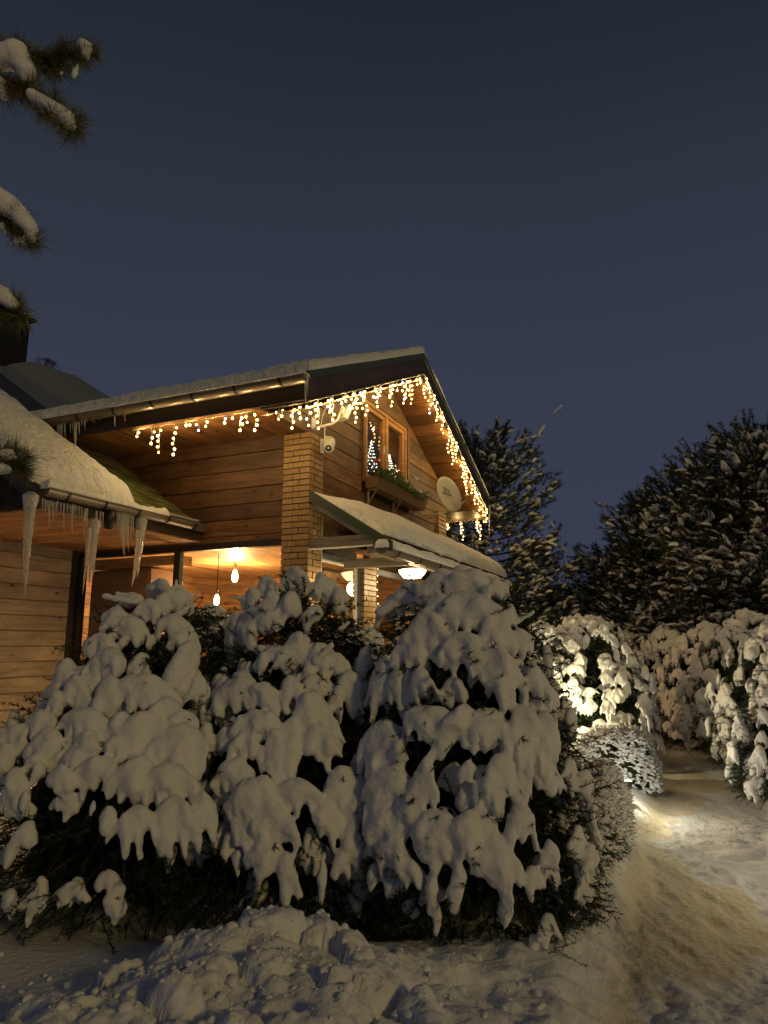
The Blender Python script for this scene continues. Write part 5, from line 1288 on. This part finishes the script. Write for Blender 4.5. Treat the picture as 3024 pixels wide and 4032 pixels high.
def Hz(py, D): return EYE+(2549-py)/FPX*D/math.cos(PITCH)*1.0
def top_of(px, py, D): return gp(px, py, D)[2]
pines = [(1905, 16.5, 1690, 2.3, 'snowy pine rising close behind the right eave of the house', 1500), (2230, 22, 2215, 2.2, 'small low pine left of the dark pine group', 700), (2340, 20, 2180, 2.2, 'low pine second from left in the dark group', 900),
         (2500, 17, 1985, 2.1, 'slender pine stepping up, left of the tall ones', 1100), (2680, 16, 1840, 2.4, 'tall pine in the middle of the dark right group', 1500), (2860, 15, 1760, 2.4, 'tall pine with clustered top, left of the edge one', 1500),
         (3060, 14, 1640, 2.4, 'tallest pine cut by the right edge of the view', 1500), (2600, 24, 2060, 3.0, 'pine filling the gap behind the slender one', 900), (2080, 20, 2240, 2.0, 'low dark pine right of the porch roof end', 600)]
for i, (px, D, py, R, lb, n) in enumerate(pines):
    zt = top_of(px, py+(100 if i == 0 else 240 if i in (1, 2, 3, 7) else 190 if i == 4 else 150), D); g0 = gz(ground_xy(px, D)); pine(px, D, zt-g0, R, lb, n, 200+i, base=.12, sc=1.0+(.25 if D > 19 else 0))
# bare tree, far left behind the chimney
bt = empty('bare_tree', (13, 19, 0), 'faint leafless tree top behind the chimney roof', 'tree'); mb = MB(); rs = random.Random(4); c0 = hit(160, 1500, 1, 18.0)
def br(p, d, L, r, dep):
    e = p+d*L; mb.tube([p, e], [r, r*.65], 4, False)
    if dep:
        for _ in range(3): 
            nd = d+np.array([rs.uniform(-.6, .6), rs.uniform(-.6, .6), rs.uniform(-.15, .35)]); br(e, nd/np.linalg.norm(nd), L*.72, r*.6, dep-1)
mb.tube([(c0[0], c0[1], 0), c0-np.array([0, 0, .4])], [.15, .06], 6); br(c0-np.array([0, 0, .6]), np.array([0, -.1, 1.]), .42, .028, 6); mb.build('branch', M['bark'], bt)
# near pine boughs reaching in at top left
nb_ = empty('pine_tree', (gp(-900, 2549, 3.2)[0], gp(-900, 2549, 3.2)[1], .1), 'near pine whose snowy boughs reach in at top left', 'tree')
bx, by = nb_.location[0], nb_.location[1]
MB().tube([(bx, by, -.1), (bx+.05, by, 2.2), (bx, by+.03, 4.5), (bx, by, 6)], [.16, .13, .09, .04], 10).build('trunk', M['bark'], nb_, True)
DN = 3.0
NT = [twig_proto(L=.07, nn=60, nl=.075, wd=.0016, seed=70+i) for i in range(4)]
def bough(pts, snow, seed, D=DN, dens=46):
    q = np.random.RandomState(seed); W = [gp(x, y, D) for x, y in pts]; start = np.array([bx, by, W[0][2]-.15])
    lm = MB().tube([start]+W, [.03]+[.012-.006*i/len(W) for i in range(len(W))], 6); o = lm.build('branch', M['bark'], nb_, True)
    P = []; Dn = []
    for a, b in zip(W[:-1], W[1:]):
        L = np.linalg.norm(b-a); n = int(L*dens*2.2)+3
        for i in range(n):
            k = q.rand(); P.append(a+(b-a)*k); dd = (b-a)/L*.8+.55*q.randn(3)*np.array([.7, .7, 1.0])+np.array([0, 0, -.05]); Dn.append(dd)
    P.append(W[-1]); Dn.append(W[-1]-W[-2])
    scatter('needles', NT, P, Dn, .8+.5*q.rand(len(P)), M['nearneedle'], o, seed)
    B = Blob(); k_ = D/FPX
    for (x1, y1, x2, y2, r1, r2) in snow:
        B.chain(gp(x1, y1, D-.01), gp(x2, y2, D-.01), r1*k_*1.18, r2*k_*1.18)
    B.build('snow', o, .009, 4, noise=.005)
bough([(-200,260),(60,200),(180,235),(330,215)], [(-60,240,60,215,45,55),(60,215,105,280,50,40),(100,280,98,310,40,22),(325,180,345,190,28,26),(335,195,340,225,24,16),(300,260,290,300,14,10),(245,285,240,295,10,8)], 1)
bough([(-150,330),(40,330),(110,360),(200,430),(275,490)], [(125,370,200,425,22,34),(200,425,265,470,34,34),(265,470,285,500,30,18),(5,330,15,380,26,16),(230,485,222,515,9,6),(255,490,262,505,10,7),(160,420,165,440,10,8)], 2)
bough([(-150,820),(30,860),(100,940)], [(-40,770,20,810,55,48),(20,780,80,850,30,40),(80,850,118,900,40,32),(118,900,125,940,30,18),(10,890,20,915,14,9),(60,930,62,955,10,8),(85,940,95,960,12,9)], 3)
bough([(-120,1190),(10,1210),(40,1225)], [(-50,1150,10,1165,40,36),(10,1165,50,1200,34,24),(55,1205,62,1215,18,12)], 4)
bough([(-120,1800),(20,1800),(60,1830)], [(-40,1790,40,1782,18,15),(-30,1845,30,1850,24,16),(0,1800,60,1800,14,9)], 5, 3.2)
q = np.random.RandomState(91); n = 900
rc_ = -.6+q.randn(n)*.75; Dc_ = 2.95+q.randn(n)*.36; ok = (Dc_ > 2.2) & (Dc_ < 3.75) & (rc_ < .95); rc_, Dc_ = rc_[ok], Dc_[ok]; n = len(rc_)
zc_ = gheight(rc_, Dc_); Pc = rc_[:, None]*ER+Dc_[:, None]*EF; Pc[:, 2] = zc_+.002
sz = .004+.018*q.rand(n)**4; dd_ = q.randn(n, 3)*np.array([1, 1, .3])
lo_ = lumps('snow_crumbs', Pc, dd_, sz*1.3, sz, sz*1.1, None, q); tag(lo_, 'loose crumbs of snow scattered over the shovelled heap', 'snow')
# two drifting snowflakes
for i, (x1, y1, x2, y2, r1, D, lb) in enumerate([(2212,1595,2182,1622,4.5,4.0,'thin elongated clump of falling snow, the upper one in the sky'), (2140,1678,2118,1712,9,3.0,'broader pale snowflake falling below the thin one')]):
    B = Blob(); B.chain(gp(x1, y1, D), gp(x2, y2, D), r1*.6*D/FPX, r1*D/FPX); o = B.build('snowflake', None, .004, 1, noise=.001); tag(o, lb, 'snowflake')
